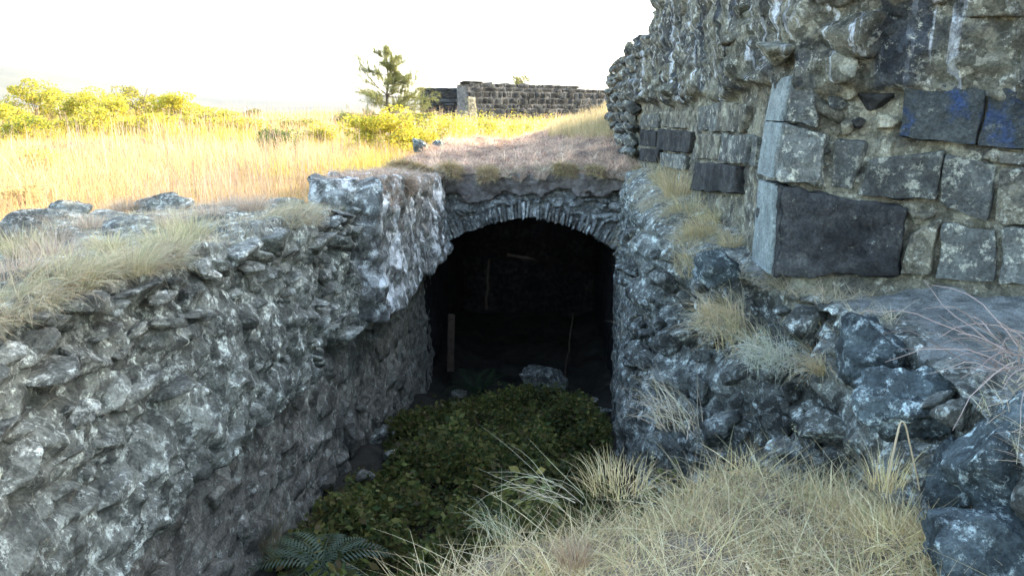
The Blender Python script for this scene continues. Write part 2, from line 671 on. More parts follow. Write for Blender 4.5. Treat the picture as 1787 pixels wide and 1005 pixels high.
def field_z(x, y):
    r = np.sqrt(x * x + y * y)
    p = np.stack([x, y, 0 * x], 1)
    z = .3 + .022 * np.clip(y - 7, 0, 40) + .02 * np.clip(-x - 6, 0, 30) * smooth(8, 30, y)
    z = z + .1 * fbm(p, 5, 4, 31) * smooth(3, 10, r) + .35 * fbm(p, 40, 3, 32) * smooth(20, 80, r)
    # right of the ruins
    z = np.where(x > 2, np.maximum(z, .7), z)
    # crest, then the valley and the hazy hills
    drop = smooth(58, 420, r)
    z = z * (1 - drop) - 55 * drop
    az = np.degrees(np.arctan2(x, y))
    hill = 175 * np.exp(-((az + 40) / 17.0) ** 2) + 55 * np.exp(-((az + 13) / 8.0) ** 2) + 40 * np.exp(-((az - 40) / 30.0) ** 2)
    hill = hill * (1 + .16 * fbm(p, 700, 5, 33))
    z = z + (hill + 60) * smooth(900, 3300, r)
    return z


# ------------------------------------------------------------------ ground
def build_ground():
    th = np.concatenate([np.linspace(-math.pi, R(-50), 70)[:-1], np.linspace(R(-50), R(50), 420), np.linspace(R(50), math.pi, 70)[1:]])
    rr = np.concatenate([np.geomspace(2.0, 60, 190), np.geomspace(62, 7000, 120)])
    T, RR = np.meshgrid(th, rr, indexing='ij')
    x, y = (np.sin(T) * RR).ravel(), (np.cos(T) * RR).ravel()
    z = field_z(x, y)
    # the sheet passes under the trench, the walls and the vault
    lb = np.interp(y, [-2, 6.2, 7.5, 7.95, 8.15, 20], [-3.6, -3.5, -3.3, -2.6, -2.3, -2.3])
    inside = smooth(0, .16, x - lb) * (1 - smooth(19.9, 20.4, y)) * smooth(-2.6, -2.2, y)
    rb = np.where(y < 5.2, 50, 2.1)
    inside = inside * (1 - smooth(0, .4, x - rb))
    z = z * (1 - inside) + (-4.6) * inside
    me = mesh_np('ground', np.stack([x, y, z], 1), grid_faces(len(th), len(rr))[:, ::-1], M_FIELD)
    me.materials.append(M_HILL)
    me.polygons.foreach_set('material_index', (np.hypot(x, y)[me_faces_first(me)] > 300).astype(np.int32))
    link('ground', me, kind='structure')


build_ground()


def build_floor():
    xs = np.linspace(-2.5, 1.7, 90)
    ys = var_steps(-2, 21.5, .05, .004)
    X, Y = np.meshgrid(xs, ys, indexing='ij')
    p = np.stack([X.ravel(), Y.ravel(), 0 * X.ravel()], 1)
    z = floor_z(p[:, 1]) + .12 * fbm(p, .9, 5, 41) + .25 * smooth(.8, 0, p[:, 0] + 1.95) + .2 * smooth(.5, 0, right_x(p[:, 1]) - p[:, 0])
    p[:, 2] = z
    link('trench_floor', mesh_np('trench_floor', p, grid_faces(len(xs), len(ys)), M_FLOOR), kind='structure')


build_floor()

BANK_EDGE = np.array([[-.75, -2], [-.62, 1.6], [-.5, 2.45], [-.23, 2.95], [.12, 3.18], [.42, 3.42], [.68, 3.78], [1.05, 3.95], [2.2, 3.9]])


def bank_h(x, y):
    """height of the grassy bank the photographer stands on"""
    best = np.full(len(x), 9.0)
    sign = np.ones(len(x))
    for a, b in zip(BANK_EDGE[:-1], BANK_EDGE[1:]):
        e = b - a
        t = np.clip(((x - a[0]) * e[0] + (y - a[1]) * e[1]) / (e @ e), 0, 1)
        dx, dy = x - a[0] - t * e[0], y - a[1] - t * e[1]
        d = np.hypot(dx, dy)
        s = np.where(e[0] * (y - a[1]) - e[1] * (x - a[0]) > 0, 1.0, -1.0)
        m = d < best
        best = np.where(m, d, best)
        sign = np.where(m, s, sign)
    d = best * sign                       # positive: outside, over the trench
    p = np.stack([x, y, 0 * x], 1)
    z = -.1 + .06 * fbm(p, .5, 4, 51) - .13 * smooth(2.9, 3.7, y)
    z = z - .06 * smooth(-.5, 0, d) - np.where(d > 0, 1.9 * d + .1 * smooth(0, .2, d), 0)
    return np.maximum(z, -2.4), d


def build_bank():
    xs = np.linspace(-1.9, 2.0, 150)
    ys = np.linspace(-2, 5.4, 230)
    X, Y = np.meshgrid(xs, ys, indexing='ij')
    x, y = X.ravel(), Y.ravel()
    z, _ = bank_h(x, y)
    link('bank', mesh_np('bank', np.stack([x, y, z], 1), grid_faces(len(xs), len(ys)), M_TURF), kind='structure')


build_bank()


# ------------------------------------------------------------------ left wall
def build_left_wall():
    root = empty('rubble_wall', (-2.8, 6, -1.6), 'long broken rubble wall with grassy top along the left side of the trench', 'wall')
    ys = var_steps(.4, 13.6, .0075, .0018)
    prof = []
    n1, n2, n3, n4 = 110, 135, 70, 10
    P = np.zeros((len(ys), n1 + n2 + n3 + n4, 3))
    zl, zt, xb, fz = ledge_line(ys), left_top(ys), left_back(ys), floor_z(ys) - .5
    amp = np.zeros(n1 + n2 + n3 + n4)
    for i in range(n1):
        t = i / n1
        P[:, i] = np.stack([np.full_like(ys, -1.97 + .03 * t), ys, fz + (zl - fz) * t], 1)
        amp[i] = 1
    for i in range(n2):
        t = i / n2
        P[:, n1 + i] = np.stack([-1.8 - .12 * t ** 2, ys, zl + (zt - zl) * t], 1) if False else np.stack([np.full_like(ys, -1.8 - .1 * t ** 3), ys, zl + (zt - zl) * t], 1)
        amp[n1 + i] = 2
    for i in range(n3):
        t = i / (n3 - 1)
        P[:, n1 + n2 + i] = np.stack([-1.9 + (xb + 1.9) * t, ys, zt - .05 * t + .02], 1)
        amp[n1 + n2 + i] = 3
    for i in range(n4):
        t = (i + 1) / n4
        P[:, n1 + n2 + n3 + i] = np.stack([xb - .25 * t, ys, zt - .05 - 1.0 * t], 1)
        amp[n1 + n2 + n3 + i] = 4
    nv = P.shape[1]
    N = np.zeros_like(P)
    N[:, amp <= 2, 0] = 1
    N[:, amp == 3, 2] = 1
    N[:, amp == 4, 0] = -1
    for k in range(4):          # soften the corner
        N[:, n1 + n2 - 3 + k] = np.array([1 - k / 4, 0, k / 4 + .1])
    flat = P.reshape(-1, 3)
    A = np.tile(amp, len(ys))
    D = np.zeros(len(flat))
    up = A == 2
    lo = A == 1
    f1 = facets(flat, (.3, .34, .2), 61) - .45
    f2 = facets(flat, (.12, .15, .09), 62) - .45
    fb = fbm(flat, .9, 3, 63)
    f5 = fbm(flat, .14, 5, 64, .55)
    f3 = facets(flat, (.055, .065, .045), 67) - .45
    D = np.where(up, .09 * f1 + .065 * f2 + .045 * f3 + .06 * fb + .016 * f5 + .02, D)
    D = np.where(lo, .035 * f1 + .04 * f2 + .02 * f3 + .05 * fb + .018 * f5, D)
    D = np.where(A == 3, .06 * fb + .08 * f1 + .03 * f2, D)
    D = np.where(A == 4, .1 * f1, D)
    # open joint along the springing line, deeper in places
    zz = flat[:, 2] - np.repeat(zl, nv)
    gap = np.exp(-((zz + .05 + .05 * fb) / .075) ** 2) * smooth(-.25, .35, fbm(flat * np.array([1, 1, .2]), .8, 3, 65) + .25)
    D = D - np.where(A <= 2, .28 * gap, 0)
    V = flat + N.reshape(-1, 3) * D[:, None]
    V[:, 2] += np.where(A <= 2, .03 * fbm(flat, .2, 3, 66), 0)
    SURF['left_top'] = V[A == 3]
    SURF['left_edge'] = V.reshape(len(ys), nv, 3)[:, n1 + n2 - 4:n1 + n2 + 6].reshape(-1, 3)
    SURF['left_face'] = V[A == 2]
    me = mesh_np('wall_core', V, grid_faces(len(ys), nv), M_RUBBLE)
    me.materials.append(M_LOWER)
    me.polygons.foreach_set('material_index', lo[me_faces_first(me)].astype(np.int32))
    child('wall_core', me, root)
    # stones one can pick out, jutting from the face
    pts = []
    tries = 0
    while len(pts) < 265 and tries < 14000:
        tries += 1
        y = random.uniform(2.0, 12.5) if random.random() < .3 else random.uniform(2.0, 7.5)
        zlo, zhi = float(ledge_line(y)), float(left_top(y))
        z = random.uniform(zlo + .03, zhi - .06)
        s = random.choice([.05, .06, .075, .09, .11, .13])
        if all((y - a) ** 2 + ((z - b) * 1.2) ** 2 > (.62 * (s + c)) ** 2 * 1.6 for a, b, c in pts):
            pts.append((y, z, s))
    for y, z, s in pts:
        scatter_stone('stone', root, (-1.855 + random.uniform(-.02, .04), y, z), (s * random.uniform(.9, 1.25), s * random.uniform(.8, 1.9), s * random.uniform(.4, .9)), M_STONE, rot=(random.uniform(-.35, .35), random.uniform(-.3, .3), random.uniform(-.3, .3)))
    pts = []
    tries = 0
    while len(pts) < 62 and tries < 6000:
        tries += 1
        y = random.uniform(3.0, 12.5)
        zhi = float(ledge_line(y)) - .1
        z = random.uniform(max(float(floor_z(y)) + .2, zhi - 1.8), zhi)
        s = random.uniform(.09, .2)
        if all((y - a) ** 2 + ((z - b) * 1.2) ** 2 > (.9 * (s + c)) ** 2 for a, b, c in pts):
            pts.append((y, z, s))
    for y, z, s in pts:
        scatter_stone('stone', root, (-2.0, y, z), (s * .6, s * random.uniform(1, 1.5), s * random.uniform(.7, 1)), M_LOWER, rot=(random.uniform(-.3, .3), random.uniform(-.2, .2), random.uniform(-.2, .2)))
    # flat stones lying in the turf on top
    for (u, v, a, b) in ((1020 / 3, 343, .34, .2), (70, 378, .36, .2), (125, 374, .2, .16), (390, 334, .22, .16), (510, 352, .16, .22), (250, 345, .2, .15), (25, 405, .2, .2)):
        d = ray(u, v)
        p = EYE + d * ((.84 - 1.6) / d[2])
        for _ in range(3):
            p = EYE + d * ((float(left_top(min(p[1], 7.8))) + .02 - 1.6) / d[2])
        p[1] = min(p[1], 7.55)
        p[0] = max(p[0], float(left_back(p[1])) + .15)
        scatter_stone('stone', root, (p[0], p[1], p[2] - .03), (a, b, .13), M_STONE, rot=(random.uniform(-.1, .1), random.uniform(-.1, .1), random.uniform(-.4, .4)))
    return root


LEFT = build_left_wall()


# ------------------------------------------------------------------ vault
YF = 12.9                     # front of the vault
XL, XR, ZSP = -1.80, 1.2, -.58
ARX, ARISE = -.3, .52


def arch_curve(s):
    """s 0..1 from left springing to right springing; slightly pointed segmental arch"""
    half = (XR - XL) / 2
    rad = (half ** 2 + ARISE ** 2) / (2 * ARISE)
    a0 = math.asin(half / rad)
    a = -a0 + 2 * a0 * s
    x = ARX + rad * np.sin(a)
    z = ZSP + rad * np.cos(a) - (rad - ARISE)
    z = z + .05 * np.exp(-((s - .52) / .1) ** 2)
    nx, nz = np.sin(a), np.cos(a)
    return x, z, nx, nz


def roof_z(x, y):
    p = np.stack([x, y, 0 * x], 1)
    z = .72 + .035 * (y - 12.9) + .1 * np.clip(x + .7, 0, 3) * np.clip(y - 12.6, 0, 8) / 2.6
    z = z + .13 * smooth(-1.3, -1.9, x) * smooth(14, 11, y)
    return z + .06 * fbm(p, .55, 3, 71) + .09 * np.maximum(facets(p, (.22, .22, .22), 72) - .2, 0)


def build_vault():
    root = empty('vaulted_passage', (-.3, YF, -3.05), 'rubble vault with low arched mouth and dry turf roof ending the trench', 'vault')
    # front face between the arch edge and the turf
    ns, ntt = 330, 90
    s = np.linspace(0, 1, ns)
    x, z, nx, nz = arch_curve(s)
    topz = .66
    P = np.zeros((ns, ntt, 3))
    ox = XL - .75 + (XR - XL + .95) * s
    for j in range(ntt):
        t = j / (ntt - 1)
        P[:, j, 0] = x + (ox - x) * t
        P[:, j, 2] = z + (topz + .06 * np.sin(s * 3) - z) * t
        P[:, j, 1] = YF + .1 * t
    # ends of the sheet reach down beside the springings
    fl = P.reshape(-1, 3)
    T = np.tile(np.linspace(0, 1, ntt), ns)
    f1 = facets(fl, (.16, .3, .13), 73) - .45
    f2 = facets(fl, (.36, .4, .26), 74) - .45
    f5 = fbm(fl, .1, 5, 75, .55)
    rough = smooth(.78, .5, T)
    D = rough * (.055 * f1 + .06 * f2) + .02 * f5 + .05 * fbm(fl, .6, 3, 76)
    D = D - .06 * smooth(.55, .8, T)
    V = fl.copy()
    V[:, 1] -= D
    edge = smooth(.12, 0, T)
    V[:, 2] += edge * .05 * fbm(fl, .12, 4, 77)
    child('arch_face', mesh_np('arch_face', V, grid_faces(ns, ntt)[:, ::-1], M_ARCH), root)
    # earth under the turf
    xs = np.linspace(XL - .1, XR + .02, 240)
    zs = np.linspace(.14, .68, 60)
    X, Z = np.meshgrid(xs, zs, indexing='ij')
    q = np.stack([X.ravel(), np.full(X.size, YF - .01), Z.ravel()], 1)
    q[:, 1] -= .05 * fbm(q, .3, 5, 78) + .05 * facets(q, (.12, .12, .08), 86) + .07 + .03 * smooth(.4, .6, q[:, 2])
    q[:, 1] += .3 * smooth(.36, .26, q[:, 2] + .13 * fbm(q, .3, 4, 79))
    child('earth_layer', mesh_np('earth_layer', q, grid_faces(len(xs), len(zs)), M_SOIL), root)
    # barrel, side walls and end wall of the passage
    ys = np.linspace(YF - .02, 19.4, 120)
    s = np.linspace(0, 1, 70)
    x, z, nx, nz = arch_curve(s)
    x = np.concatenate([np.full(30, XL - .17), x, np.full(30, XR + .02)])
    z = np.concatenate([np.linspace(-3.6, ZSP, 30), z, np.linspace(ZSP, -3.6, 30)])
    P = np.stack([np.repeat(x[:, None], len(ys), 1), np.repeat(ys[None], len(x), 0), np.repeat(z[:, None], len(ys), 1)], 2)
    fl = P.reshape(-1, 3)
    c = np.array([ARX, 0, -1.4])
    out = fl - c
    out[:, 1] = 0
    out /= np.linalg.norm(out, axis=1, keepdims=True)
    V = fl + out * (.05 * (.5 - facets(fl, (.35, .35, .25), 80)) + .03 * fbm(fl, .5, 4, 81))[:, None]
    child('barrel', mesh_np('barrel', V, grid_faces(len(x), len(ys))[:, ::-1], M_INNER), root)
    xs, zs = np.linspace(XL - .2, XR + .2, 40), np.linspace(-3.7, .2, 40)
    X, Z = np.meshgrid(xs, zs, indexing='ij')
    q = np.stack([X.ravel(), np.full(X.size, 19.2), Z.ravel()], 1)
    q[:, 1] -= .1 * facets(q, (.4, .4, .3), 82)
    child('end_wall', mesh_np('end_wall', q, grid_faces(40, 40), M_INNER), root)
    # turf roof
    xs = np.linspace(-2.75, 1.75, 210)
    ys = var_steps(12.72, 20.6, .02, .0016)
    X, Y = np.meshgrid(xs, ys, indexing='ij')
    x, y = X.ravel(), Y.ravel()
    e0 = .09 * fbm(np.stack([x, 0 * x, 0 * x], 1), .3, 5, 83, .65)
    y = y + e0 * smooth(14.5, 12.72, y)
    z = roof_z(x, y)
    fr = np.clip((y - 12.72 - e0) / .14, 0, 1)
    z = z - (.1 + .05 * fbm(np.stack([x, 0 * x, 0 * x], 1), .2, 3, 85)) * (1 - np.sqrt(np.maximum(1 - (1 - fr) ** 2, 0)))
    z = z - .9 * smooth(.3, 0, x + 2.75) - .9 * smooth(.6, 0, 20.6 - y)
    p = np.stack([x, y, z], 1)
    SURF['roof'] = p.copy()
    child('turf_roof', mesh_np('turf_roof', p, grid_faces(len(xs), len(ys)), M_ROOFTURF), root)
    # haunch of the fallen vault standing on the left wall, limewashed in places
    c8 = [(-1.5, 7.7, -.45), (-1.5, 13.0, -.6), (-2.45, 13.1, -.6), (-2.4, 7.5, -.3), (-1.62, 7.75, 1.0), (-1.66, 12.95, .62), (-2.55, 13.1, .7), (-2.3, 7.6, 1.02)]
    V, Fc = rockbox(c8, n=(170, 50, 70), rnd=.06, rough=.04, rscale=.5, seed=9, facet=.13, fscale=(.26, .3, .22))
    V[:, :] += (.03 * fbm(V, .1, 4, 84))[:, None] * np.array([.7, -.7, .3])
    SURF['haunch'] = V[(V[:, 2] > .62) & (V[:, 1] > 8.0)]
    child('vault_haunch', mesh_np('vault_haunch', V, Fc, M_HAUNCH), root)
    V, Fc = rockbox([(-1.62, 8.75, -.6), (-1.62, 12.95, -.7), (-2.3, 13.0, -.7), (-2.3, 8.75, -.6), (-1.6, 8.8, .82), (-1.62, 12.9, .66), (-2.3, 13.0, .66), (-2.3, 8.8, .82)],
                    n=(150, 24, 56), rnd=.1, rough=.05, rscale=.4, seed=12, facet=.17, fscale=(.22, .24, .2))
    child('haunch_core', mesh_np('haunch_core', V, Fc, M_LOWER), root)
    # arch stones: thin slabs set on edge round the mouth
    slabs = []
    for v_ in range(8):
        c8 = np.array([(-.5, -.5, 0), (.5, -.5, 0), (.5, .5, 0), (-.5, .5, 0), (-.5, -.5, 1), (.5, -.5, 1), (.5, .5, 1), (-.5, .5, 1)], dtype=float) * np.array([.055, .3, .22])
        c8 = c8 + np.random.default_rng(v_).normal(size=(8, 3)) * np.array([.005, .012, .014])
        V, Fc = rockbox(c8, n=(5, 10, 12), rnd=.012, rough=.006, rscale=.06, seed=v_, facet=.022, fscale=(.05, .05, .05))
        slabs.append(mesh_np('arch_stone', V, Fc, M_ARCH))
    k = 56
    for i in range(k):
        ss = (i + .5 + random.uniform(-.12, .12)) / k
        ax, az, bx, bz = [float(q[0]) for q in arch_curve(np.array([ss]))]
        o = bpy.data.objects.new('arch_stone', slabs[random.randrange(8)])
        COL.objects.link(o)
        off = random.uniform(-.025, .01)
        o.location = (ax + bx * off, YF + .06 + random.uniform(-.035, .02), az + bz * off)
        o.scale = (random.uniform(.75, 1.05), 1, random.uniform(.7, 1.35))
        o.rotation_euler = (random.uniform(-.08, .08), math.atan2(bx, bz) + random.uniform(-.12, .12), random.uniform(-.1, .1))
        o.parent = root
        o.matrix_parent_inverse = Matrix.Translation(root.location).inverted()
    for i in range(70):
        ss = random.uniform(.02, .98)
        ax, az, bx, bz = [float(q[0]) for q in arch_curve(np.array([ss]))]
        off = random.uniform(.24, .7)
        if az + bz * off > .28:
            continue
        sz = random.uniform(.05, .13)
        scatter_stone('stone', root, (ax + bx * off, YF + .045, az + bz * off), (sz * 1.3, .1, sz * .7), M_ARCH, rot=(0, random.uniform(-.5, .5), random.uniform(-.3, .3)))
    return root


VAULT = build_vault()


# ------------------------------------------------------------------ lower right side of the trench
def build_right_ledge():
    root = empty('rubble_ledge', (1.4, 6, -1.5), 'crumbling rubble ledge with dry grass below the tall right wall', 'ledge')
    ys = var_steps(.3, 13.0, .011, .0021)
    n1, n2 = 150, 90
    P = np.zeros((len(ys), n1 + n2, 3))
    xr, xw, fz = right_x(ys), wall_x(ys), floor_z(ys) - .5
    rim = np.interp(ys, [0, 2.6, 3.3, 4.3, 5.2, 6.1, 9, 13], [.42, .45, .5, .52, .5, .5, .55, .6])
    atw = np.interp(ys, [0, 4, 5, 8, 13], [.8, .7, .6, .78, .85])
    lean = np.interp(ys, [0, 3, 5, 7, 9, 13], [.16, .18, .2, .14, .12, .08])
    for i in range(n1):
        t = i / n1
        z = fz + (rim - fz) * t
        P[:, i] = np.stack([xr + lean * smooth(-.9, .5, z), ys, z], 1)
    x0 = P[:, n1 - 1, 0] + .02
    for i in range(n2):
        t = i / (n2 - 1)
        P[:, n1 + i] = np.stack([x0 + (xw + .25 - x0) * t ** 1.3, ys, rim + .03 + (atw - rim) * t ** .8], 1)
    fl = P.reshape(-1, 3)
    nv = n1 + n2
    A = np.tile(np.concatenate([np.zeros(n1), np.ones(n2)]), len(ys))
    N = np.zeros_like(fl)
    N[A == 0] = (-.95, -.25, .1)
    N[A == 1] = (0, 0, 1)
    f1 = facets(fl, (.34, .36, .27), 91) - .45
    f2 = facets(fl, (.13, .14, .11), 92) - .45
    fb = fbm(fl, .8, 3, 93)
    f5 = fbm(fl, .13, 5, 94, .55)
    f3 = facets(fl, (.055, .06, .05), 95) - .45
    far = smooth(8.0, 9.0, fl[:, 1]) * smooth(-.3, -.6, fl[:, 2])
    D = np.where(A == 0, (1 - .75 * far) * (.24 * f1 + .09 * f2 + .03 * f3) + .1 * fb * (1 - .6 * far) + .02 * f5, .05 * f1 + .04 * fb + .02 * f5)
    V = fl + N * D[:, None]
    SURF['ledge_top'] = V[A == 1]
    SURF['ledge_face'] = V[A == 0]
    me = mesh_np('ledge_core', V, grid_faces(len(ys), nv)[:, ::-1], M_LEDGE)
    me.materials.append(M_DUST)
    ff = me_faces_first(me)
    q = V[ff]
    me.polygons.foreach_set('material_index', ((A[ff] == 1) & (q[:, 0] > np.repeat(x0, nv)[ff] + .16 + .22 * fbm(q, .35, 4, 96)) & (q[:, 1] < 5.6)).astype(np.int32))
    child('ledge_core', me, root)
    pts, tries = [], 0
    while len(pts) < 110 and tries < 6000:
        tries += 1
        y = random.uniform(2.2, 12.5) if random.random() < .25 else random.uniform(3.2, 7.8)
        z = random.uniform(-1.0 if y > 3.8 else -.05, .42)
        s = random.choice([.05, .06, .08, .1, .13])
        if all((y - a) ** 2 + (z - b) ** 2 > (.75 * (s + c)) ** 2 for a, b, c in pts):
            pts.append((y, z, s))
    for y, z, s in pts:
        lx = float(np.interp(y, [0, 3, 5, 7, 9, 13], [.16, .18, .2, .14, .12, .08]))
        x = float(right_x(y)) + lx * float(smooth(-.9, .5, np.array(z)))
        scatter_stone('stone', root, (x - .0, y, z), (s * 1.1, s * random.uniform(.9, 1.4), s * random.uniform(.7, 1.1)), M_LEDGE)
    return root


LEDGE = build_right_ledge()


# ------------------------------------------------------------------ tall right wall
def wall_top(y):
    return np.interp(y, [2, 8.8, 9.0, 10.2, 10.4, 11.6, 11.8, 13.6, 13.8, 15.8, 16.0, 17.5, 18.5], [3.2, 3.2, 3.1, 3.05, 2.95, 2.9, 2.72, 2.7, 2.75, 2.7, 2.62, 2.5, 2.3])


def build_tall_wall():
    root = empty('masonry_wall', (2.2, 9, .6), 'tall ruined masonry wall with dark ashlar blocks below and rubble core above', 'wall')
    yb = np.flip(var_steps(4.9, 18.6, .006, .0019))
    la = var_steps(0, 4.6, .011, .002)[1:]
    px = np.concatenate([np.full(len(yb), 1.5), CORNER[0] + EA[0] * la])
    py = np.concatenate([yb, CORNER[1] + EA[1] * la])
    nrm = np.concatenate([np.tile([-1.0, 0], (len(yb), 1)), np.tile([-.6, -.8], (len(la), 1))])
    ker = np.ones(9) / 9
    for k in range(2):
        nrm[:, k] = np.convolve(np.pad(nrm[:, k], 4, mode='edge'), ker, 'valid')
    nrm /= np.linalg.norm(nrm, axis=1, keepdims=True)
    n1, n2, n3 = 165, 12, 8
    P = np.zeros((len(px), n1 + n2 + n3, 3))
    N = np.zeros_like(P)
    zt = np.where(np.arange(len(px)) < len(yb), wall_top(py), 3.2)
    zb = .25
    for i in range(n1):
        t = i / (n1 - 1)
        P[:, i] = np.stack([px, py, zb + (zt - zb) * t], 1)
        N[:, i, :2] = nrm
    for i in range(n2):
        t = (i + 1) / n2
        P[:, n1 + i] = np.stack([px - nrm[:, 0] * 1.3 * t, py - nrm[:, 1] * 1.3 * t * np.where(np.arange(len(px)) < len(yb), 0, 1), zt + 0 * t], 1)
        N[:, n1 + i, 2] = 1
    for i in range(n3):
        t = (i + 1) / n3
        q = P[:, n1 + n2 - 1].copy()
        q[:, 2] = zt - (zt - .3) * t
        P[:, n1 + n2 + i] = q
        N[:, n1 + n2 + i, :2] = -nrm
    fl = P.reshape(-1, 3)
    Nf = N.reshape(-1, 3)
    nv = P.shape[1]
    isf = np.tile(np.concatenate([np.ones(n1), np.zeros(n2 + n3)]), len(px)) > 0
    f1 = facets(fl, (.4, .4, .24), 111) - .45
    f2 = facets(fl, (.3, .3, .075), 112) - .4
    fb = fbm(fl, .9, 3, 113)
    f5 = fbm(fl, .12, 5, 114, .55)
    split = 1.74 + .06 * fb + .05 * fbm(fl * np.array([1, 1, 0]), .35, 3, 115)
    up = smooth(-.03, .04, fl[:, 2] - split)
    f3 = facets(fl, (.07, .07, .045), 116) - .45
    nb = np.repeat(np.where(np.arange(len(px)) < len(yb), 1.0, .62), nv)
    D = up * (.1 + nb * (.1 * f1 + .075 * f2 + .04 * f3) + .06 * fb + .02 * f5) + (1 - up) * (-.032 + .05 * f2 + .03 * fb + .014 * f5)
    D = np.where(isf, D, .1 * f1)
    # ragged sky line
    V = fl + Nf * D[:, None]
    V[:, 2] += np.where(fl[:, 2] > 2.1, .08 * f1, 0)
    me = mesh_np('rubble_core', V, grid_faces(len(px), nv), M_CORE)
    me.materials.append(M_MORTAR)
    fz = V[me_faces_first(me)][:, 2]
    fs = split[me_faces_first(me)]
    me.polygons.foreach_set('material_index', (fz < fs).astype(np.int32))
    child('rubble_core', me, root)

    dA = -NA * .34
    dB = -NB * .4

    def fa(quad, extra=0.0):
        return [on_plane(u, v, PA, NA) for (u, v) in quad]

    def fbq(quad):
        return [on_plane(u, v, PB, NB) for (u, v) in quad]

    kw = dict(n=(30, 8, 24), rnd=.012, rough=.012, rscale=.2, facet=.03, fscale=(.13, .13, .13))
    # near face: bottom-left, bottom-right, top-right, top-left in picture order
    A = [
        ([(1494, 342), (1632, 352), (1646, 262), (1516, 280)], M_BASALTP, .0),
        ([(1636, 356), (1722, 386), (1742, 288), (1650, 268)], M_BASALTP, -.01),
        ([(1566, 238), (1702, 252), (1726, 152), (1588, 138)], M_PAINT, .02),
        ([(1706, 254), (1800, 262), (1815, 160), (1730, 152)], M_PAINT, .01),
        ([(1442, 330), (1484, 334), (1508, 250), (1456, 244)], M_BASALTP, -.02),
        ([(1570, 478), (1622, 482), (1640, 384), (1588, 410)], M_MORTAR, .01),
        ([(1630, 486), (1736, 492), (1742, 398), (1646, 392)], M_BASALTP, .0),
        ([(1744, 494), (1830, 500), (1832, 404), (1750, 400)], M_BASALTP, .015),
        ([(1738, 390), (1830, 396), (1832, 292), (1748, 298)], M_MORTAR, .03),
        ([(1742, 286), (1830, 286), (1832, 268), (1744, 264)], M_MORTAR, .0),
    ]
    for i, (q, m, pr) in enumerate(A):
        block_from_face('ashlar_block', root, fa(q), dA, m, proud=pr, seed=200 + i, **kw)
    for row in range(3):
        a0 = 1.5 + .12 * (row % 2)
        while a0 < 3.4:
            w = random.uniform(.3, .55)
            z0, z1 = .76 + row * .32, 1.05 + row * .32
            f = [np.array([CORNER[0] + EA[0] * a_, CORNER[1] + EA[1] * a_, z_]) for a_, z_ in ((a0, z0), (a0 + w - .03, z0), (a0 + w - .03, z1), (a0, z1))]
            block_from_face('ashlar_block', root, f, dA, random.choice([M_BASALTP, M_BASALTP, M_MORTAR]), proud=random.uniform(-.01, .02), seed=random.randrange(900), **kw)
            a0 += w
    # small stones and mortar lumps bedded between the blocks
    for (u, v, s, m) in ((1475, 160, .06, M_MORTAR), (1520, 175, .075, M_BASALT), (1545, 215, .05, M_MORTAR), (1495, 215, .03, M_BASALT), (1440, 195, .07, M_MORTAR), (1600, 380, .06, M_MORTAR), (1455, 180, .04, M_BASALTP),
                         (1545, 260, .06, M_MORTAR), (1470, 225, .05, M_MORTAR), (1420, 260, .06, M_BASALTP), (1700, 400, .05, M_MORTAR), (1590, 372, .05, M_MORTAR), (1735, 275, .05, M_MORTAR), (1660, 140, .05, M_MORTAR), (1760, 140, .07, M_MORTAR)):
        p = on_plane(u, v, PA, NA) - NA * .06
        scatter_stone('packing_stone', root, p, (s * 1.25, .06, s), m, rot=(random.uniform(-.2, .2), random.uniform(-.5, .5), -.64))
    # corner blocks: long face on the near side, narrow end, painted as skylit, towards the trench
    for i, (quad, back, pr, m) in enumerate((
            ([(1352, 482), (1566, 482), (1582, 364), (1366, 326)], .62, .02, M_BASALT),
            ([(1356, 312), (1432, 330), (1446, 232), (1372, 214)], .5, .03, M_BASALTP),
            ([(1370, 212), (1428, 226), (1424, 140), (1388, 132)], .5, .02, M_BASALTP))):
        f = fa(quad)
        f = [p + NA * pr for p in f]
        bk = np.array([.02, back, 0])
        c8 = [f[0], f[1], f[1] - NA * .4, f[0] + bk, f[3], f[2], f[2] - NA * .4, f[3] + bk]
        V, Fc = rockbox(c8, seed=230 + i, n=(56, 34, 40), rnd=.022, rough=.012, rscale=.2, facet=.05, fscale=(.1, .1, .1))
        o = child('corner_block', mesh_np('corner_block', V, Fc, m), root)
        # skylit end: light from the open sky painted as a paler strip, trench side
        g = [f[0] + bk * .93, f[0] + bk * .12, f[3] + bk * .12, f[3] + bk * .93]
        V, Fc = rockbox([g[0] + NB * .012, g[1] + NB * .012, g[1] - NB * .05, g[0] - NB * .05, g[3] + NB * .012, g[2] + NB * .012, g[2] - NB * .05, g[3] - NB * .05],
                        n=(16, 3, 20), rnd=.008, rough=.003, rscale=.06, seed=240 + i)
        link('skylit_end', mesh_np('skylit_end', V, Fc, M_SKYLIT), o)
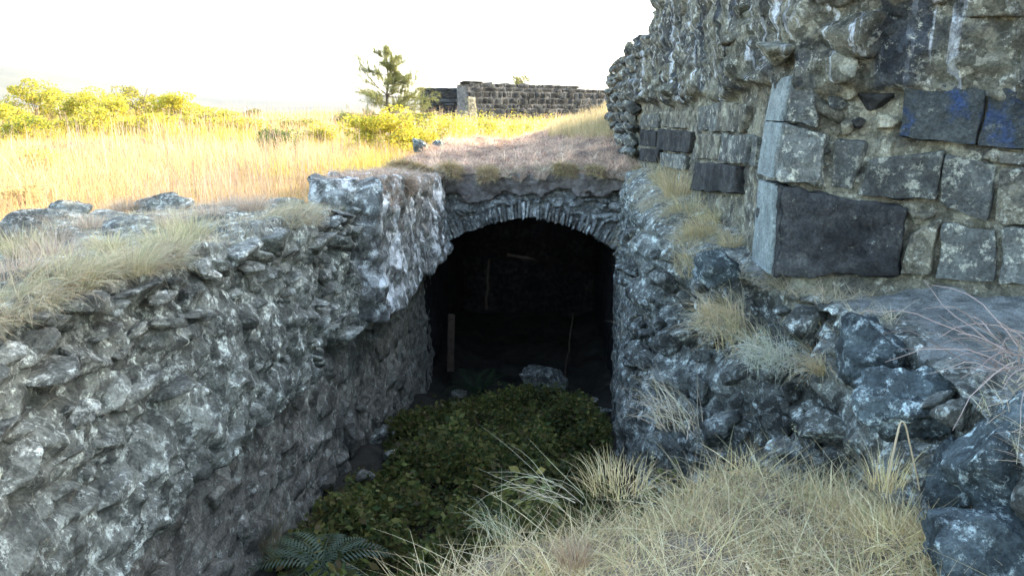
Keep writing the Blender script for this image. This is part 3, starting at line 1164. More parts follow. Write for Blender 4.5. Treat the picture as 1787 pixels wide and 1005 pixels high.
    # side along the trench: blocks that recede
    B = [
        ([(1208, 332), (1287, 338), (1292, 290), (1217, 282)], M_BASALT, .03),
        ([(1256, 282), (1304, 287), (1312, 236), (1262, 232)], M_BASALTP, .02),
        ([(1254, 228), (1302, 232), (1311, 184), (1262, 176)], M_MORTAR, .03),
        ([(1148, 262), (1204, 268), (1212, 230), (1152, 226)], M_BASALT, .03),
        ([(1116, 280), (1148, 285), (1152, 262), (1119, 258)], M_BASALT, .02),
        ([(1116, 254), (1144, 257), (1148, 230), (1119, 226)], M_BASALT, .02),
        ([(1152, 290), (1196, 298), (1200, 272), (1154, 266)], M_BASALTP, .02),
        ([(1212, 276), (1250, 280), (1256, 236), (1218, 234)], M_MORTAR, .0),
        ([(1216, 228), (1250, 230), (1256, 180), (1220, 186)], M_BASALTP, .0),
        ([(1155, 222), (1208, 226), (1212, 192), (1158, 196)], M_MORTAR, .0),
        ([(1116, 222), (1148, 224), (1151, 198), (1120, 200)], M_BASALTP, .0),
        ([(1306, 290), (1316, 292), (1322, 240), (1314, 238)], M_BASALTP, .0),
    ]
    for i, (q, m, pr) in enumerate(B):
        block_from_face('ashlar_block', root, fbq(q), dB, m, proud=pr, seed=260 + i, **kw)
    # stones of the rubble core
    pts, tries = [], 0
    while len(pts) < 95 and tries < 9000:
        tries += 1
        if random.random() < .75:
            y = random.uniform(5.1, 18.2)
            z = random.uniform(1.85, float(wall_top(y)) - .05)
            x, yy, sx = 1.5 - .08, y, 0
            key = (y, z)
        else:
            a = random.uniform(.05, 2.0)
            z = random.uniform(1.85, 3.0)
            x, yy = CORNER[0] + EA[0] * a - .035, CORNER[1] + EA[1] * a - .045
            key = (4.9 - a, z)
        s = random.choice([.06, .08, .1, .13, .17])
        if all((key[0] - k[0]) ** 2 + (key[1] - k[1]) ** 2 * 1.6 > (.72 * (s + c)) ** 2 for k, c, _ in pts):
            pts.append((key, s, (x, yy, z)))
    for key, s, p in pts:
        near = key[0] < 4.9
        sx, sy = (s * 1.3, s * .8) if near else (s * .8, s * 1.3)
        scatter_stone('stone', root, p, (sx, sy, s * random.uniform(.55, .8)), M_CORESTONE, rot=(random.uniform(-.35, .35), random.uniform(-.35, .35), random.uniform(-.4, .4) + (-.64 if near else 0)))
    # stones of the far lower stretch
    for row in range(9):
        for k in range(9):
            y = 13.3 + k * .58 + (row % 2) * .27 + random.uniform(-.05, .05)
            z = 1.0 + row * .18
            if z > float(wall_top(y)) - .1:
                continue
            scatter_stone('stone', root, (1.42, y, z), (.12, .26, .1), M_BASALTP, rot=(random.uniform(-.1, .1), random.uniform(-.1, .1), random.uniform(-.15, .15)))
    return root


TALL = build_tall_wall()

# ------------------------------------------------------------------ far wall
def build_far_wall():
    a, b = np.array([-3.9, 41.5]), np.array([4.2, 47.0])
    root = empty('stone_block_wall', (0, 44, .6), 'distant dark stone wall in even courses with pale joints behind the weeds', 'wall')
    d = (b - a) / np.linalg.norm(b - a)
    nrm = np.array([d[1], -d[0]])
    L = np.linalg.norm(b - a)

    def P3(s, z, o=0.0):
        q = a + d * s + nrm * o
        return np.array([q[0], q[1], z])
    zb = .2
    ztop = lambda s: 3.15 - .02 * s
    V, Fc = rockbox([P3(0, zb), P3(L, zb), P3(L, zb, -1.2), P3(0, zb, -1.2), P3(0, ztop(0) - .05), P3(L, ztop(L) - .05), P3(L, ztop(L) - .05, -1.2), P3(0, ztop(0) - .05, -1.2)], n=(40, 4, 16), rnd=.05, rough=.02, seed=3)
    child('wall_core', mesh_np('wall_core', V, Fc, M_FARJOINT), root)
    z = .62
    while z < 3.1:
        h = random.uniform(.2, .34)
        s = random.uniform(-.1, .1)
        while s < L - .2:
            w = random.uniform(.2, .6) if z < 2.6 else random.uniform(.4, .9)
            s1 = max(s, 0)
            if z + h < ztop(s) + .12:
                g = .016
                V, Fc = rockbox([P3(s1 + g, z + g, .05), P3(s + w - g, z + g, .05), P3(s + w - g, z + g, -.2), P3(s1 + g, z + g, -.2), P3(s1 + g, z + h - g, .05), P3(s + w - g, z + h - g, .05), P3(s + w - g, z + h - g, -.2), P3(s1 + g, z + h - g, -.2)],
                                n=(5, 2, 4), rnd=.06, rough=.05, rscale=.25, seed=random.randrange(999))
                child('stone', mesh_np('stone', V, Fc, M_FAR), root)
            s += w
        z += h
    # pale quoin at its left end
    V, Fc = rockbox([P3(-.02, 1.0, .12), P3(.5, 1.0, .12), P3(.5, 1.0, -.3), P3(-.02, 1.0, -.3), P3(-.02, 2.45, .12), P3(.4, 2.45, .12), P3(.4, 2.45, -.3), P3(-.02, 2.45, -.3)], n=(6, 4, 12), rnd=.05, rough=.03, seed=5)
    child('quoin', mesh_np('quoin', V, Fc, M_MORTAR), root)
    # lower stretch to the left
    r2 = empty('low_slab_wall', (-5.6, 44.5, .6), 'low dark wall of long flat slabs left of the pale quoin', 'wall')
    V, Fc = rockbox([(-6.8, 44.45, .4), (-3.7, 44.45, .4), (-3.7, 45, .4), (-6.8, 45, .4), (-6.8, 44.45, 2.85), (-3.7, 44.45, 2.85), (-3.7, 45, 2.85), (-6.8, 45, 2.85)], n=(20, 4, 14), rnd=.06, rough=.04, seed=8)
    child('wall_core', mesh_np('wall_core', V, Fc, M_FARJOINT), r2)
    z = 1.0
    while z < 2.9:
        h = random.uniform(.16, .24)
        s = -6.9 + random.uniform(0, .3)
        while s < -3.9:
            w = random.uniform(.7, 1.3)
            e = min(s + w, -3.7)
            y0 = 44.2 + random.uniform(-.06, .06)
            V, Fc = rockbox([(s, y0, z), (e - .03, y0, z), (e - .03, y0 + .8, z), (s, y0 + .8, z), (s, y0, z + h - .03), (e - .03, y0, z + h - .03), (e - .03, y0 + .8, z + h - .03), (s, y0 + .8, z + h - .03)], n=(5, 3, 2), rnd=.04, rough=.025, rscale=.25, seed=random.randrange(999))
            child('slab', mesh_np('slab', V, Fc, M_FAR), r2)
            s += w
        z += h
    # rubble on top of the block wall
    tops = [(.1, 3.2), (.6, 3.22), (1.3, 3.16), (2.4, 3.12), (3.6, 3.1), (5.2, 3.05), (6.6, 3.02)]
    for s, zz in tops:
        scatter_stone('cap_stone', root, P3(s, zz - .05, -.3), (.4, .3, .12), M_FAR, rot=(0, 0, .6))


build_far_wall()

# ------------------------------------------------------------------ boulders
def B(u, v, y, size, mat, seed, label, rotz=0, **kw):
    p = at_y(u, v, y)
    return boulder(kw.pop('name', 'boulder'), p, size, mat, seed, label, rotz, **kw)


B(1247, 470, 5.35, (.25, .27, .2), M_BOULDER, 301, 'dark lichen-spotted boulder perched on the ledge rim below the corner block', .3)
B(1512, 622, 3.8, (.25, .28, .25), M_BOULDER, 305, 'rounded grey-teal boulder bulging from the ledge below the flat pale turf', .8)
B(1600, 700, 3.4, (.2, .22, .22), M_BOULDER, 312, 'craggy dark boulder beside the rounded grey-teal one', 1.6)
B(1750, 800, 2.85, (.28, .32, .26), M_BOULDER, 318, 'large teal boulder with white lichen at the right edge of the picture', .2)
B(1735, 975, 2.6, (.28, .3, .3), M_BOULDER, 322, 'lichen-mottled boulder at the lower right corner beside the grass bank', 1.1)
B(1655, 850, 3.05, (.17, .18, .2), M_BOULDER, 325, 'smaller dark boulder left of the large teal one', 1.1)
B(952, 667, 12.9, (.56, .42, .44), M_STONE, 331, 'big pale brownish boulder lying inside the vault mouth', .3)
B(672, 758, 8.7, (.24, .16, .17), M_STONE, 335, 'pale angular stone at the foot of the left wall among brambles', .6, name='fallen_stone', cat='stone')
B(638, 752, 8.8, (.09, .1, .07), M_STONE, 336, 'small pale stone touching the left side of the angular one', .1, name='fallen_stone', cat='stone', sub=4)
B(732, 727, 10.4, (.16, .12, .09), M_STONE, 337, 'flat pale stone by the left wall just before the vault', .2, name='fallen_stone', cat='stone', sub=4)
B(680, 792, 7.9, (.1, .1, .06), M_STONE, 338, 'little grey stone in the brambles below the angular stone', .2, name='fallen_stone', cat='stone', sub=4)
B(635, 828, 6.9, (.12, .1, .07), M_LOWER, 339, 'dull stone half hidden in brambles by the left wall', .9, name='fallen_stone', cat='stone', sub=4)
B(1046, 716, 11.6, (.2, .14, .06), M_STONE, 340, 'flat slab at the foot of the right passage wall', .1, name='fallen_stone', cat='stone', sub=4)
B(1030, 700, 12.2, (.14, .12, .06), M_LOWER, 341, 'smaller dull slab lying behind the flat slab', .4, name='fallen_stone', cat='stone', sub=4)
B(800, 690, 12.6, (.2, .2, .13), M_LOWER, 342, 'brownish stone at the left jamb of the vault mouth', .4, name='fallen_stone', cat='stone', sub=4)
B(733, 256, 17.3, (.28, .22, .17), M_BOULDER, 345, 'square grey stone on the left rim of the turf roof', .1, name='rim_stone', cat='stone')
B(766, 256, 17.6, (.2, .2, .16), M_BOULDER, 346, 'round mossy stone beside the square grey one on the roof', .5, name='rim_stone', cat='stone')
B(1090, 345, 12.6, (.1, .22, .3), M_LEDGE, 347, 'upright slab beside the dark gap right of the earth layer', .1, name='rim_stone', cat='stone')

# ------------------------------------------------------------------ poles in the passage
def pole(name, pa, pb, r, label):
    pts = np.linspace(pa, pb, 8) + np.random.default_rng(3).normal(size=(8, 3)) * .006
    V, Fc = tube(pts, np.linspace(r, r * .75, 8), 7)
    link(name, mesh_np(name, V, Fc, M_WOOD), None, None, label=label, category='pole')


pole('wooden_pole', at_y(848, 540, 14.4), at_y(853, 452, 14.4), .03, 'short upright wooden pole in the dark under the left of the arch')
pole('wooden_pole', at_y(985, 662, 14.2), at_y(1000, 545, 14.6), .02, 'thin leaning wooden pole behind the big pale boulder')
pole('wooden_pole', at_y(884, 444, 14.2), at_y(930, 452, 14.2), .035, 'horizontal stick wedged high under the arch')
V, Fc = rockbox([at_y(780, 648, 13.2), at_y(792, 648, 13.2), at_y(792, 648, 13.5), at_y(780, 648, 13.5), at_y(782, 548, 13.2), at_y(794, 548, 13.2), at_y(794, 548, 13.5), at_y(782, 548, 13.5)], n=(4, 4, 16), rnd=.01, rough=.006)
link('wooden_post', mesh_np('wooden_post', V, Fc, M_WOOD), None, None, label='brown upright post against the left wall inside the vault', category='post')


# ------------------------------------------------------------------ dry grass
STRAW = [(.62, .5, .26), (.74, .63, .37), (.47, .37, .19), (.4, .37, .18), (.33, .23, .13)]
GREY = [(.52, .45, .3), (.44, .38, .25), (.6, .53, .36), (.36, .35, .21), (.37, .28, .18)]


def pick(surf, n, mask=None):
    P = surf if mask is None else surf[mask]
    i = RNG.integers(0, len(P), n)
    return P[i] + RNG.normal(size=(n, 3)) * np.array([.015, .015, .004])


def grass_obj(name, parts, label, cat='grass'):
    V, Fc, C = join(parts)
    link(name, mesh_np(name, V, Fc, M_GRASS, True, C), None, None, kind='stuff', label=label, category=cat)


def tuft(name, pos, n, L, spread, cols, label, group=None, az=None, ang=(.05, .9), bend=(.2, 1.3), w=.004, r=.06, wts=None, cat='grass tuft'):
    p = np.array(pos)
    a = RNG.uniform(0, 2 * math.pi, n)
    rr = r * np.sqrt(RNG.uniform(0, 1, n))
    roots = p + np.stack([np.cos(a) * rr, np.sin(a) * rr, np.zeros(n)], 1)
    azim = a + RNG.normal(size=n) * .5 if az is None else az + RNG.normal(size=n) * spread
    roots[:, 2] += RNG.uniform(-.5, .5, n) * r * (0 if az is None else 1)
    V, Fc, C = blades(roots, L * RNG.uniform(.5, 1.1, n), RNG.uniform(ang[0], ang[1], n), RNG.uniform(bend[0], bend[1], n), RNG.uniform(.6, 1.3, n) * w, azim,
                      colours(n, cols, wts or [1] * len(cols)), 4)
    V = V - p
    o = link(name, mesh_np(name, V, Fc, M_GRASS, True, C), None, [float(c) for c in p], label=label, category=cat)
    if group:
        o['group'] = group
    return o


def rnd(n, a, b):
    return RNG.uniform(a, b, n)


# bank in the foreground
def bank_grass():
    parts = []
    n = 36000
    x, y = rnd(n, -.9, 1.75), rnd(n, 1.3, 4.0)
    z, d = bank_h(x, y)
    keep = (d < .1) & (RNG.uniform(size=n) < np.where(d > -.12, .75, 1))
    x, y, z = x[keep], y[keep], z[keep]
    n = len(x)
    p = np.stack([x, y, z - .01], 1)
    cl = fbm(p * np.array([1, 1, 0]), .22, 3, 121)
    L = rnd(n, .04, .15) * (1 + .9 * cl)
    flatness = fbm(p * np.array([1, 1, 0]), .5, 2, 122)
    ang = np.clip(rnd(n, .6, 1.7) + .5 * flatness, 0, 1.6)
    c = colours(n, STRAW, [3, 2.5, 2, 1.2, 1])
    hue = fbm(p * np.array([1, 1, 0]), .12, 2, 124)
    c = c * np.clip(1 + .35 * cl, .4, 1.6)[:, None] * (1 + .22 * hue[:, None] * np.array([1, .85, .5]))
    bare = cl < -.32
    L = np.where(bare, L * .3, L)
    parts.append(blades(p, np.abs(L) + .03, ang, rnd(n, -.2, 1.0), rnd(n, .0022, .0065), rnd(n, 0, 6.28) + 1.5 * fbm(p * np.array([1, 1, 0]), .3, 2, 123), c, 3))
    # longer lying straws
    m = 5200
    i = RNG.integers(0, n, m)
    parts.append(blades(p[i] + np.array([0, 0, .03]), rnd(m, .14, .45), rnd(m, .8, 1.5), rnd(m, -.2, .7), rnd(m, .0022, .0042), rnd(m, 0, 6.28), colours(m, STRAW, [3, 4, 1, 1, 1]), 5))
    # upright stubble
    m = 1500
    i = RNG.integers(0, n, m)
    parts.append(blades(p[i], rnd(m, .1, .24), rnd(m, 0, .5), rnd(m, 0, .8), rnd(m, .0025, .004), rnd(m, 0, 6.28), colours(m, STRAW, [3, 4, 1, 1, .5]), 4))
    m = 46
    i = RNG.integers(0, n, m)
    az, L2, a2, b2 = rnd(m, 0, 6.28), rnd(m, .2, .42), rnd(m, .1, .9), rnd(m, .2, 1.0)
    cc = colours(m, STRAW, [3, 4, 1, 0, 0])
    st = blades(p[i], L2, a2, b2, np.full(m, .0025), az, cc, 5)
    parts.append(st)
    tips = st[0].reshape(m, 6, 2, 3).mean(2)
    for f in range(14):
        w_ = RNG.uniform(.0, 1.0, (m, 1))
        q = tips[:, 4] * w_ + tips[:, 5] * (1 - w_)
        parts.append(leaves(q + RNG.normal(size=(m, 3)) * .006, rnd(m, .012, .022), cc * .85, .3))
    grass_obj('bank_grass', parts, 'matted pale straw grass covering the bank in the right foreground')


bank_grass()


def left_grass():
    parts = []
    T = SURF['left_top']
    n = 46000
    p = pick(T, n, T[:, 1] < 8.6)
    m = fbm(p * np.array([1, 1, 0]), .5, 3, 131)
    p = p[m > -.22]
    m = m[m > -.22]
    n = len(p)
    c = colours(n, GREY, [3, 2, 2, 1.4, 1.2]) * (1 + .2 * m)[:, None]
    parts.append(blades(p - np.array([0, 0, .015]), np.abs(rnd(n, .02, .07) * (1 + .9 * m)) + .015, rnd(n, .2, 1.4), rnd(n, 0, 1.2), rnd(n, .0025, .0045), rnd(n, 0, 6.28), c, 3))
    # hanging over the edge
    E = SURF['left_edge']
    n = 9000
    p = pick(E, n, (E[:, 1] > 1.5) & (E[:, 1] < 6.6))
    m = fbm(p * np.array([0, 1, 0]), .45, 3, 132)
    k = m > -.1
    p, m = p[k], m[k]
    n = len(p)
    parts.append(blades(p, rnd(n, .06, .2), rnd(n, .3, 1.3), rnd(n, .5, 2.0), rnd(n, .0022, .0045), RNG.normal(size=n) * .6 - .15, colours(n, GREY, [3, 2, 3, 2, .7]), 5))
    # small weeds rooted in the face
    Fc = SURF['left_face']
    n = 900
    p = pick(Fc, n, Fc[:, 1] < 8)
    p = p[fbm(p, .35, 3, 133) > .45]
    n = len(p)
    parts.append(blades(p, rnd(n, .05, .16), rnd(n, .5, 1.6), rnd(n, .3, 1.4), rnd(n, .002, .0035), RNG.normal(size=n) * .8, colours(n, GREY, [1, 1, 1, 2, 1]), 4))
    grass_obj('wall_top_grass', parts, 'grey straw grass along the top of the left wall, hanging over its edge')
    # round tufts on the wall top
    TU = [(0, 'darkest tuft at the far back rim, left of the pale flat stone', 255, 340, .2, 330), (0, 'dark brown tuft on the back rim just left of the darkest one', 215, 350, .18, 260),
          (1, 'lone pinkish tuft on the back rim, left half of the wall top', 150, 352, .17, 240), (1, 'largest brown tuft at the right end of the wall top', 440, 358, .27, 620),
          (1, 'brown tuft left of the largest one near the wall end', 370, 372, .24, 520), (1, 'brown tuft behind the largest one at the wall end', 400, 350, .2, 400),
          (1, 'small brown tuft on the last stone of the wall top', 475, 348, .17, 240), (0, 'small dark tuft among flat stones, left quarter of the wall top', 95, 400, .15, 260),
          (0, 'dark tuft at the left picture edge near the back rim', 15, 400, .17, 300), (2, 'greenish tuft at the left picture edge, mid top', 40, 425, .2, 360),
          (1, 'tall pinkish tuft in the left quarter of the wall top', 90, 435, .2, 420), (2, 'low greenish tuft mid way across the wall top', 185, 415, .16, 300),
          (2, 'pale greenish tuft spilling over the front edge at mid wall', 290, 425, .24, 520), (2, 'pale green tuft behind the one spilling over at mid wall', 330, 400, .24, 460),
          (2, 'pale tuft hanging at the front edge left of mid wall', 225, 455, .22, 420), (1, 'brown tuft low at the left picture edge', 30, 480, .22, 420),
          (1, 'small pinkish tuft between the back rim stones at left', 155, 378, .14, 220), (1, 'brown tuft in the middle of the wall top, right of centre', 300, 378, .18, 320),
          (0, 'grey tuft by the teal flat stone near the back rim', 70, 376, .12, 200), (2, 'straggly pale tuft at the front edge, left third', 120, 480, .22, 380)]
    for cl, lab, u, v, L, nb in TU:
        d = ray(u, v + 12)
        q = EYE + d * ((.87 - 1.6) / d[2])
        for _ in range(3):
            q = EYE + d * ((float(left_top(min(q[1], 7.8))) + .01 - 1.6) / d[2])
        q[1] = min(q[1], 7.6)
        q[0] = max(q[0], float(left_back(q[1])) + .1)
        cols = ([(.3, .25, .19), (.4, .34, .26), (.22, .19, .14)], [(.5, .4, .3), (.42, .33, .24), (.58, .48, .36)], [(.5, .45, .27), (.62, .55, .34), (.4, .38, .21)])[cl]
        tuft('grass_tuft', q - np.array([0, 0, .03]), nb, L * .9, 1, cols, lab, 'round grass tufts on the left wall', r=.09, bend=(.1, .9))


left_grass()


def roof_grass():
    parts = []
    T = SURF['roof']
    n = 60000
    dist = 1
    p = pick(T, n, (T[:, 0] > -2.7) & (T[:, 1] < 20.2))
    m = fbm(p * np.array([1, 1, 0]), .22, 4, 141)
    c = colours(n, [(.46, .33, .24), (.56, .42, .3), (.32, .22, .16), (.58, .48, .34)], [3, 2.5, 2.5, 1.3], .3) * np.clip(1 + .75 * m, .2, 2)[:, None]
    edge = smooth(.3, 0, p[:, 1] - 12.75)
    c = c * (1 - edge[:, None]) + edge[:, None] * np.array([.5, .46, .3]) * rnd(n, .8, 1.2)[:, None]
    parts.append(blades(p - np.array([0, 0, .01]), np.abs(rnd(n, .04, .11) * (1 + 1.3 * m)) + .015, rnd(n, .3, 1.3), rnd(n, .2, 1.6), rnd(n, .006, .011), rnd(n, 0, 6.28), c, 3))
    n = 30000
    p = pick(T, n, (T[:, 1] < 12.93) & (T[:, 0] > -2.6))
    m = fbm(p * np.array([1, 0, 0]), .3, 3, 142)
    p, m = p[m > -.3], m[m > -.3]
    n = len(p)
    parts.append(blades(p, np.abs(rnd(n, .03, .12) * (1 + m)) + .02, rnd(n, .3, 1.7), rnd(n, .2, 1.6), rnd(n, .005, .011), -1.57 + RNG.normal(size=n) * .9, colours(n, STRAW + [(.5, .36, .28)], [2, 2, 2, 2, 1, 3]), 4))
    Hh = SURF['haunch']
    n = 14000
    p = pick(Hh, n)
    k = fbm(p * np.array([1, 1, 0]), .5, 3, 143) + .25 * (p[:, 1] - 9.0) > -.1
    p = p[k]
    n = len(p)
    parts.append(blades(p - np.array([0, 0, .01]), rnd(n, .03, .12), rnd(n, .2, 1.4), rnd(n, .2, 1.6), rnd(n, .004, .008), rnd(n, 0, 6.28), colours(n, [(.46, .33, .24), (.56, .42, .3), (.34, .25, .18), (.58, .48, .34)], [3, 2.5, 2, 1.3], .3), 3))
    # taller grass on the ridge at the foot of the wall
    n = 9000
    p = pick(T, n, (T[:, 1] > 16.0) & (T[:, 0] > .1 + .5 * (18.2 - np.minimum(T[:, 1], 18.2))))
    parts.append(blades(p, rnd(n, .1, .34), rnd(n, 0, .6), rnd(n, .1, 1.0), rnd(n, .006, .011), rnd(n, 0, 6.28), colours(n, STRAW, [3, 3, 2, 1.5, 1]), 4))
    grass_obj('roof_grass', parts, 'short pinkish dry turf on the vault roof rising to taller grass on the right')


roof_grass()


def ledge_grass():
    parts = []
    T = SURF['ledge_top']
    n = 26000
    p = pick(T, n, T[:, 1] > 1.2)
    m = fbm(p * np.array([1, 1, 0]), .4, 3, 151) + np.where(p[:, 1] < 3.6, .35, -.05)
    k = (m > .12) & (p[:, 0] < wall_x(p[:, 1]) + .05)
    p, m = p[k], m[k]
    n = len(p)
    parts.append(blades(p, rnd(n, .06, .2), rnd(n, .6, 1.45), rnd(n, -.1, .7), rnd(n, .002, .0042), rnd(n, 0, 6.28), colours(n, GREY, [3, 2, 3, 1, 1]), 4))
    Fc = SURF['ledge_face']
    n = 3000
    p = pick(Fc, n, (Fc[:, 1] > 3) & (Fc[:, 2] > -.8))
    p = p[fbm(p, .4, 3, 152) > .35]
    n = len(p)
    parts.append(blades(p, rnd(n, .08, .24), rnd(n, .2, 1.4), rnd(n, .3, 1.5), rnd(n, .002, .004), math.pi + .5 + RNG.normal(size=n) * .8, colours(n, STRAW, [2, 2, 2, 2, 1]), 4))
    grass_obj('ledge_grass', parts, 'thin grey straw lying on the ledge below the tall wall')
    a = math.pi + .6
    TW = [(.62, .52, .32), (.7, .6, .38), (.55, .44, .24)]
    tuft('grass_tuft', at_y(1262, 560, 5.15), 620, .3, .8, TW, 'thick straw tuft hanging on the broken face below the perched boulder', None, a, (.1, 1.6), (.4, 1.9), .0034, .17)
    tuft('grass_tuft', at_y(1345, 625, 4.6), 480, .24, .9, [(.62, .62, .48), (.55, .56, .4), (.7, .68, .54)], 'pale greenish grass tuft below and right of the thick straw tuft', None, a, (.1, 1.5), (.4, 1.9), .0034, .15)
    tuft('grass_tuft', at_y(1430, 650, 4.2), 160, .3, .6, TW, 'thin drooping grass tuft left of the rounded grey-teal boulder', None, a, (.2, 1.2), (.8, 2.0), .0034, .04)
    tuft('grass_tuft', at_y(1182, 345, 8.6), 420, .38, .9, [(.62, .5, .28), (.7, .58, .34), (.5, .42, .24)], 'tall yellow straw tuft on the ledge beside the two dark blocks', None, None, (.05, .7), (.1, .9), .0055, .14)
    tuft('grass_tuft', at_y(1225, 420, 6.7), 600, .3, .9, [(.64, .52, .28), (.7, .58, .34), (.5, .44, .26)], 'golden straw tuft spilling over the ledge just behind the perched boulder', None, a, (.1, 1.3), (.3, 1.4), .0045, .16)
    tuft('grass_tuft', at_y(1280, 430, 6.3), 300, .2, .9, TW, 'low straw tuft between the perched boulder and the corner block', None, None, (.1, 1.2), (.3, 1.2), .004, .1)
    tuft('grass_tuft', at_y(1105, 425, 11.6), 420, .34, .8, [(.5, .45, .28), (.42, .4, .24), (.58, .5, .34)], 'brownish grass tuft hanging by the right end of the arch', None, a, (.3, 1.5), (.6, 1.6), .006, .14)
    tuft('grass_tuft', at_y(700, 325, 9.4), 700, .3, .9, [(.5, .4, .3), (.4, .31, .23), (.56, .47, .35)], 'brown grass tuft hanging over the dark recess left of the arch', None, -.8, (.3, 1.4), (.5, 1.6), .006, .18)
    tuft('grass_tuft', at_y(1185, 735, 3.75), 120, .34, .7, [(.5, .45, .32), (.58, .52, .38), (.4, .34, .22)], 'pale arching grass tuft at the back edge of the bank by the passage wall', None, math.pi - .3, (.1, 1.2), (.3, 1.9), .0035, .12)
    tuft('grass_tuft', at_y(985, 868, 3.15), 30, .42, .55, [(.5, .45, .29), (.42, .42, .26), (.56, .5, .34)], 'long arching grass blades leaning left over the trench from the bank edge', None, math.pi + .1, (.75, 1.45), (-.1, 1.5), .004, .09)
    tuft('grass_tuft', at_y(880, 935, 2.9), 40, .24, .5, [(.42, .44, .28), (.36, .39, .24)], 'thin greenish curled grass blades at the left edge of the bank', None, math.pi - .4, (.2, .9), (1.0, 2.4), .0035, .06)
    tuft('grass_tuft', at_y(1000, 985, 2.5), 260, .11, .7, [(.44, .33, .21), (.4, .29, .18), (.52, .41, .27)], 'small rusty brown grass tuft in the middle of the bank', None, None, (.05, .6), (.1, .6), .0028, .05)
    tuft('grass_tuft', at_y(1075, 850, 3.2), 240, .15, .7, [(.66, .54, .28), (.6, .48, .24), (.7, .6, .36)], 'yellow upright grass tuft on the back edge of the bank', None, None, (.0, .9), (.1, 1.2), .003, .14)
    tuft('grass_tuft', at_y(1545, 850, 2.95), 110, .2, .7, [(.64, .54, .26), (.58, .48, .26), (.7, .6, .36)], 'yellowish grass tuft at the foot of the bent straw stalk', None, None, (.0, .8), (.1, 1.1), .0032, .07)
    for (u, v, yy, L, nb, lab) in ((1160, 318, 9.8, .3, 260, 'straw tuft at the far end of the ledge near the turf roof'), (1205, 375, 7.7, .3, 420, 'thick golden tuft midway along the ledge'), (1250, 385, 7.2, .24, 320, 'golden tuft against the wall foot behind the corner block'),
                                   (1215, 470, 6.1, .24, 260, 'straggling straw tuft left of the perched boulder'), (1300, 600, 4.9, .22, 220, 'thin straw tuft between the thick straw tuft and the pale one')):
        tuft('grass_tuft', at_y(u, v, yy), nb, L, .9, [(.62, .5, .26), (.7, .58, .32), (.5, .42, .24), (.44, .42, .24)], lab, None, a if nb < 300 else None, (.1, 1.2), (.2, 1.5), .0045, .17)
    # bent stalk
    y0 = 2.9
    pts = [at_y(u, v, y0 + dy) for u, v, dy in ((1546, 868, .02), (1552, 820, .01), (1562, 775, 0), (1570, 740, 0), (1573, 735, 0), (1577, 736, .0), (1581, 745, .01), (1590, 785, .03), (1600, 830, .05), (1605, 855, .06))]
    V, Fc_ = tube(pts, [.005, .005, .0042, .004, .0036, .0034, .0034, .0032, .003, .003], 6)
    link('straw_stalk', mesh_np('straw_stalk', V, Fc_, M_GRASS, True, np.tile([.62, .52, .34], (len(V), 1))), None, None, label='tall straw stalk bent double beside the dark boulders', category='stalk')
    # dead twigs at the right edge
    root_p = at_y(1775, 640, 3.1)
    Vs = []
    for k in range(38):
        a = random.uniform(1.9, 4.6)
        e = random.uniform(-.1, 1.0)
        L = random.uniform(.15, .5)
        q = [root_p + np.array([random.uniform(-.1, .15), random.uniform(-.15, .2), random.uniform(-.05, .1)])]
        for _ in range(6):
            q.append(q[-1] + L / 6 * np.array([math.cos(a) * math.cos(e), math.sin(a) * math.cos(e), math.sin(e)]))
            a += random.uniform(-.35, .35)
            e += random.uniform(-.45, .2)
        V, Fc_ = tube(q, np.linspace(.003, .0012, 7), 5)
        Vs.append((V, Fc_, np.tile(np.array([.4, .32, .27]) * random.uniform(.5, 1.5), (len(V), 1))))
    V, Fc_, C = join(Vs)
    link('dead_twigs', mesh_np('dead_twigs', V, Fc_, M_GRASS, True, C), None, None, label='tangle of thin dead twigs on the ledge at the right edge', category='twigs')


ledge_grass()


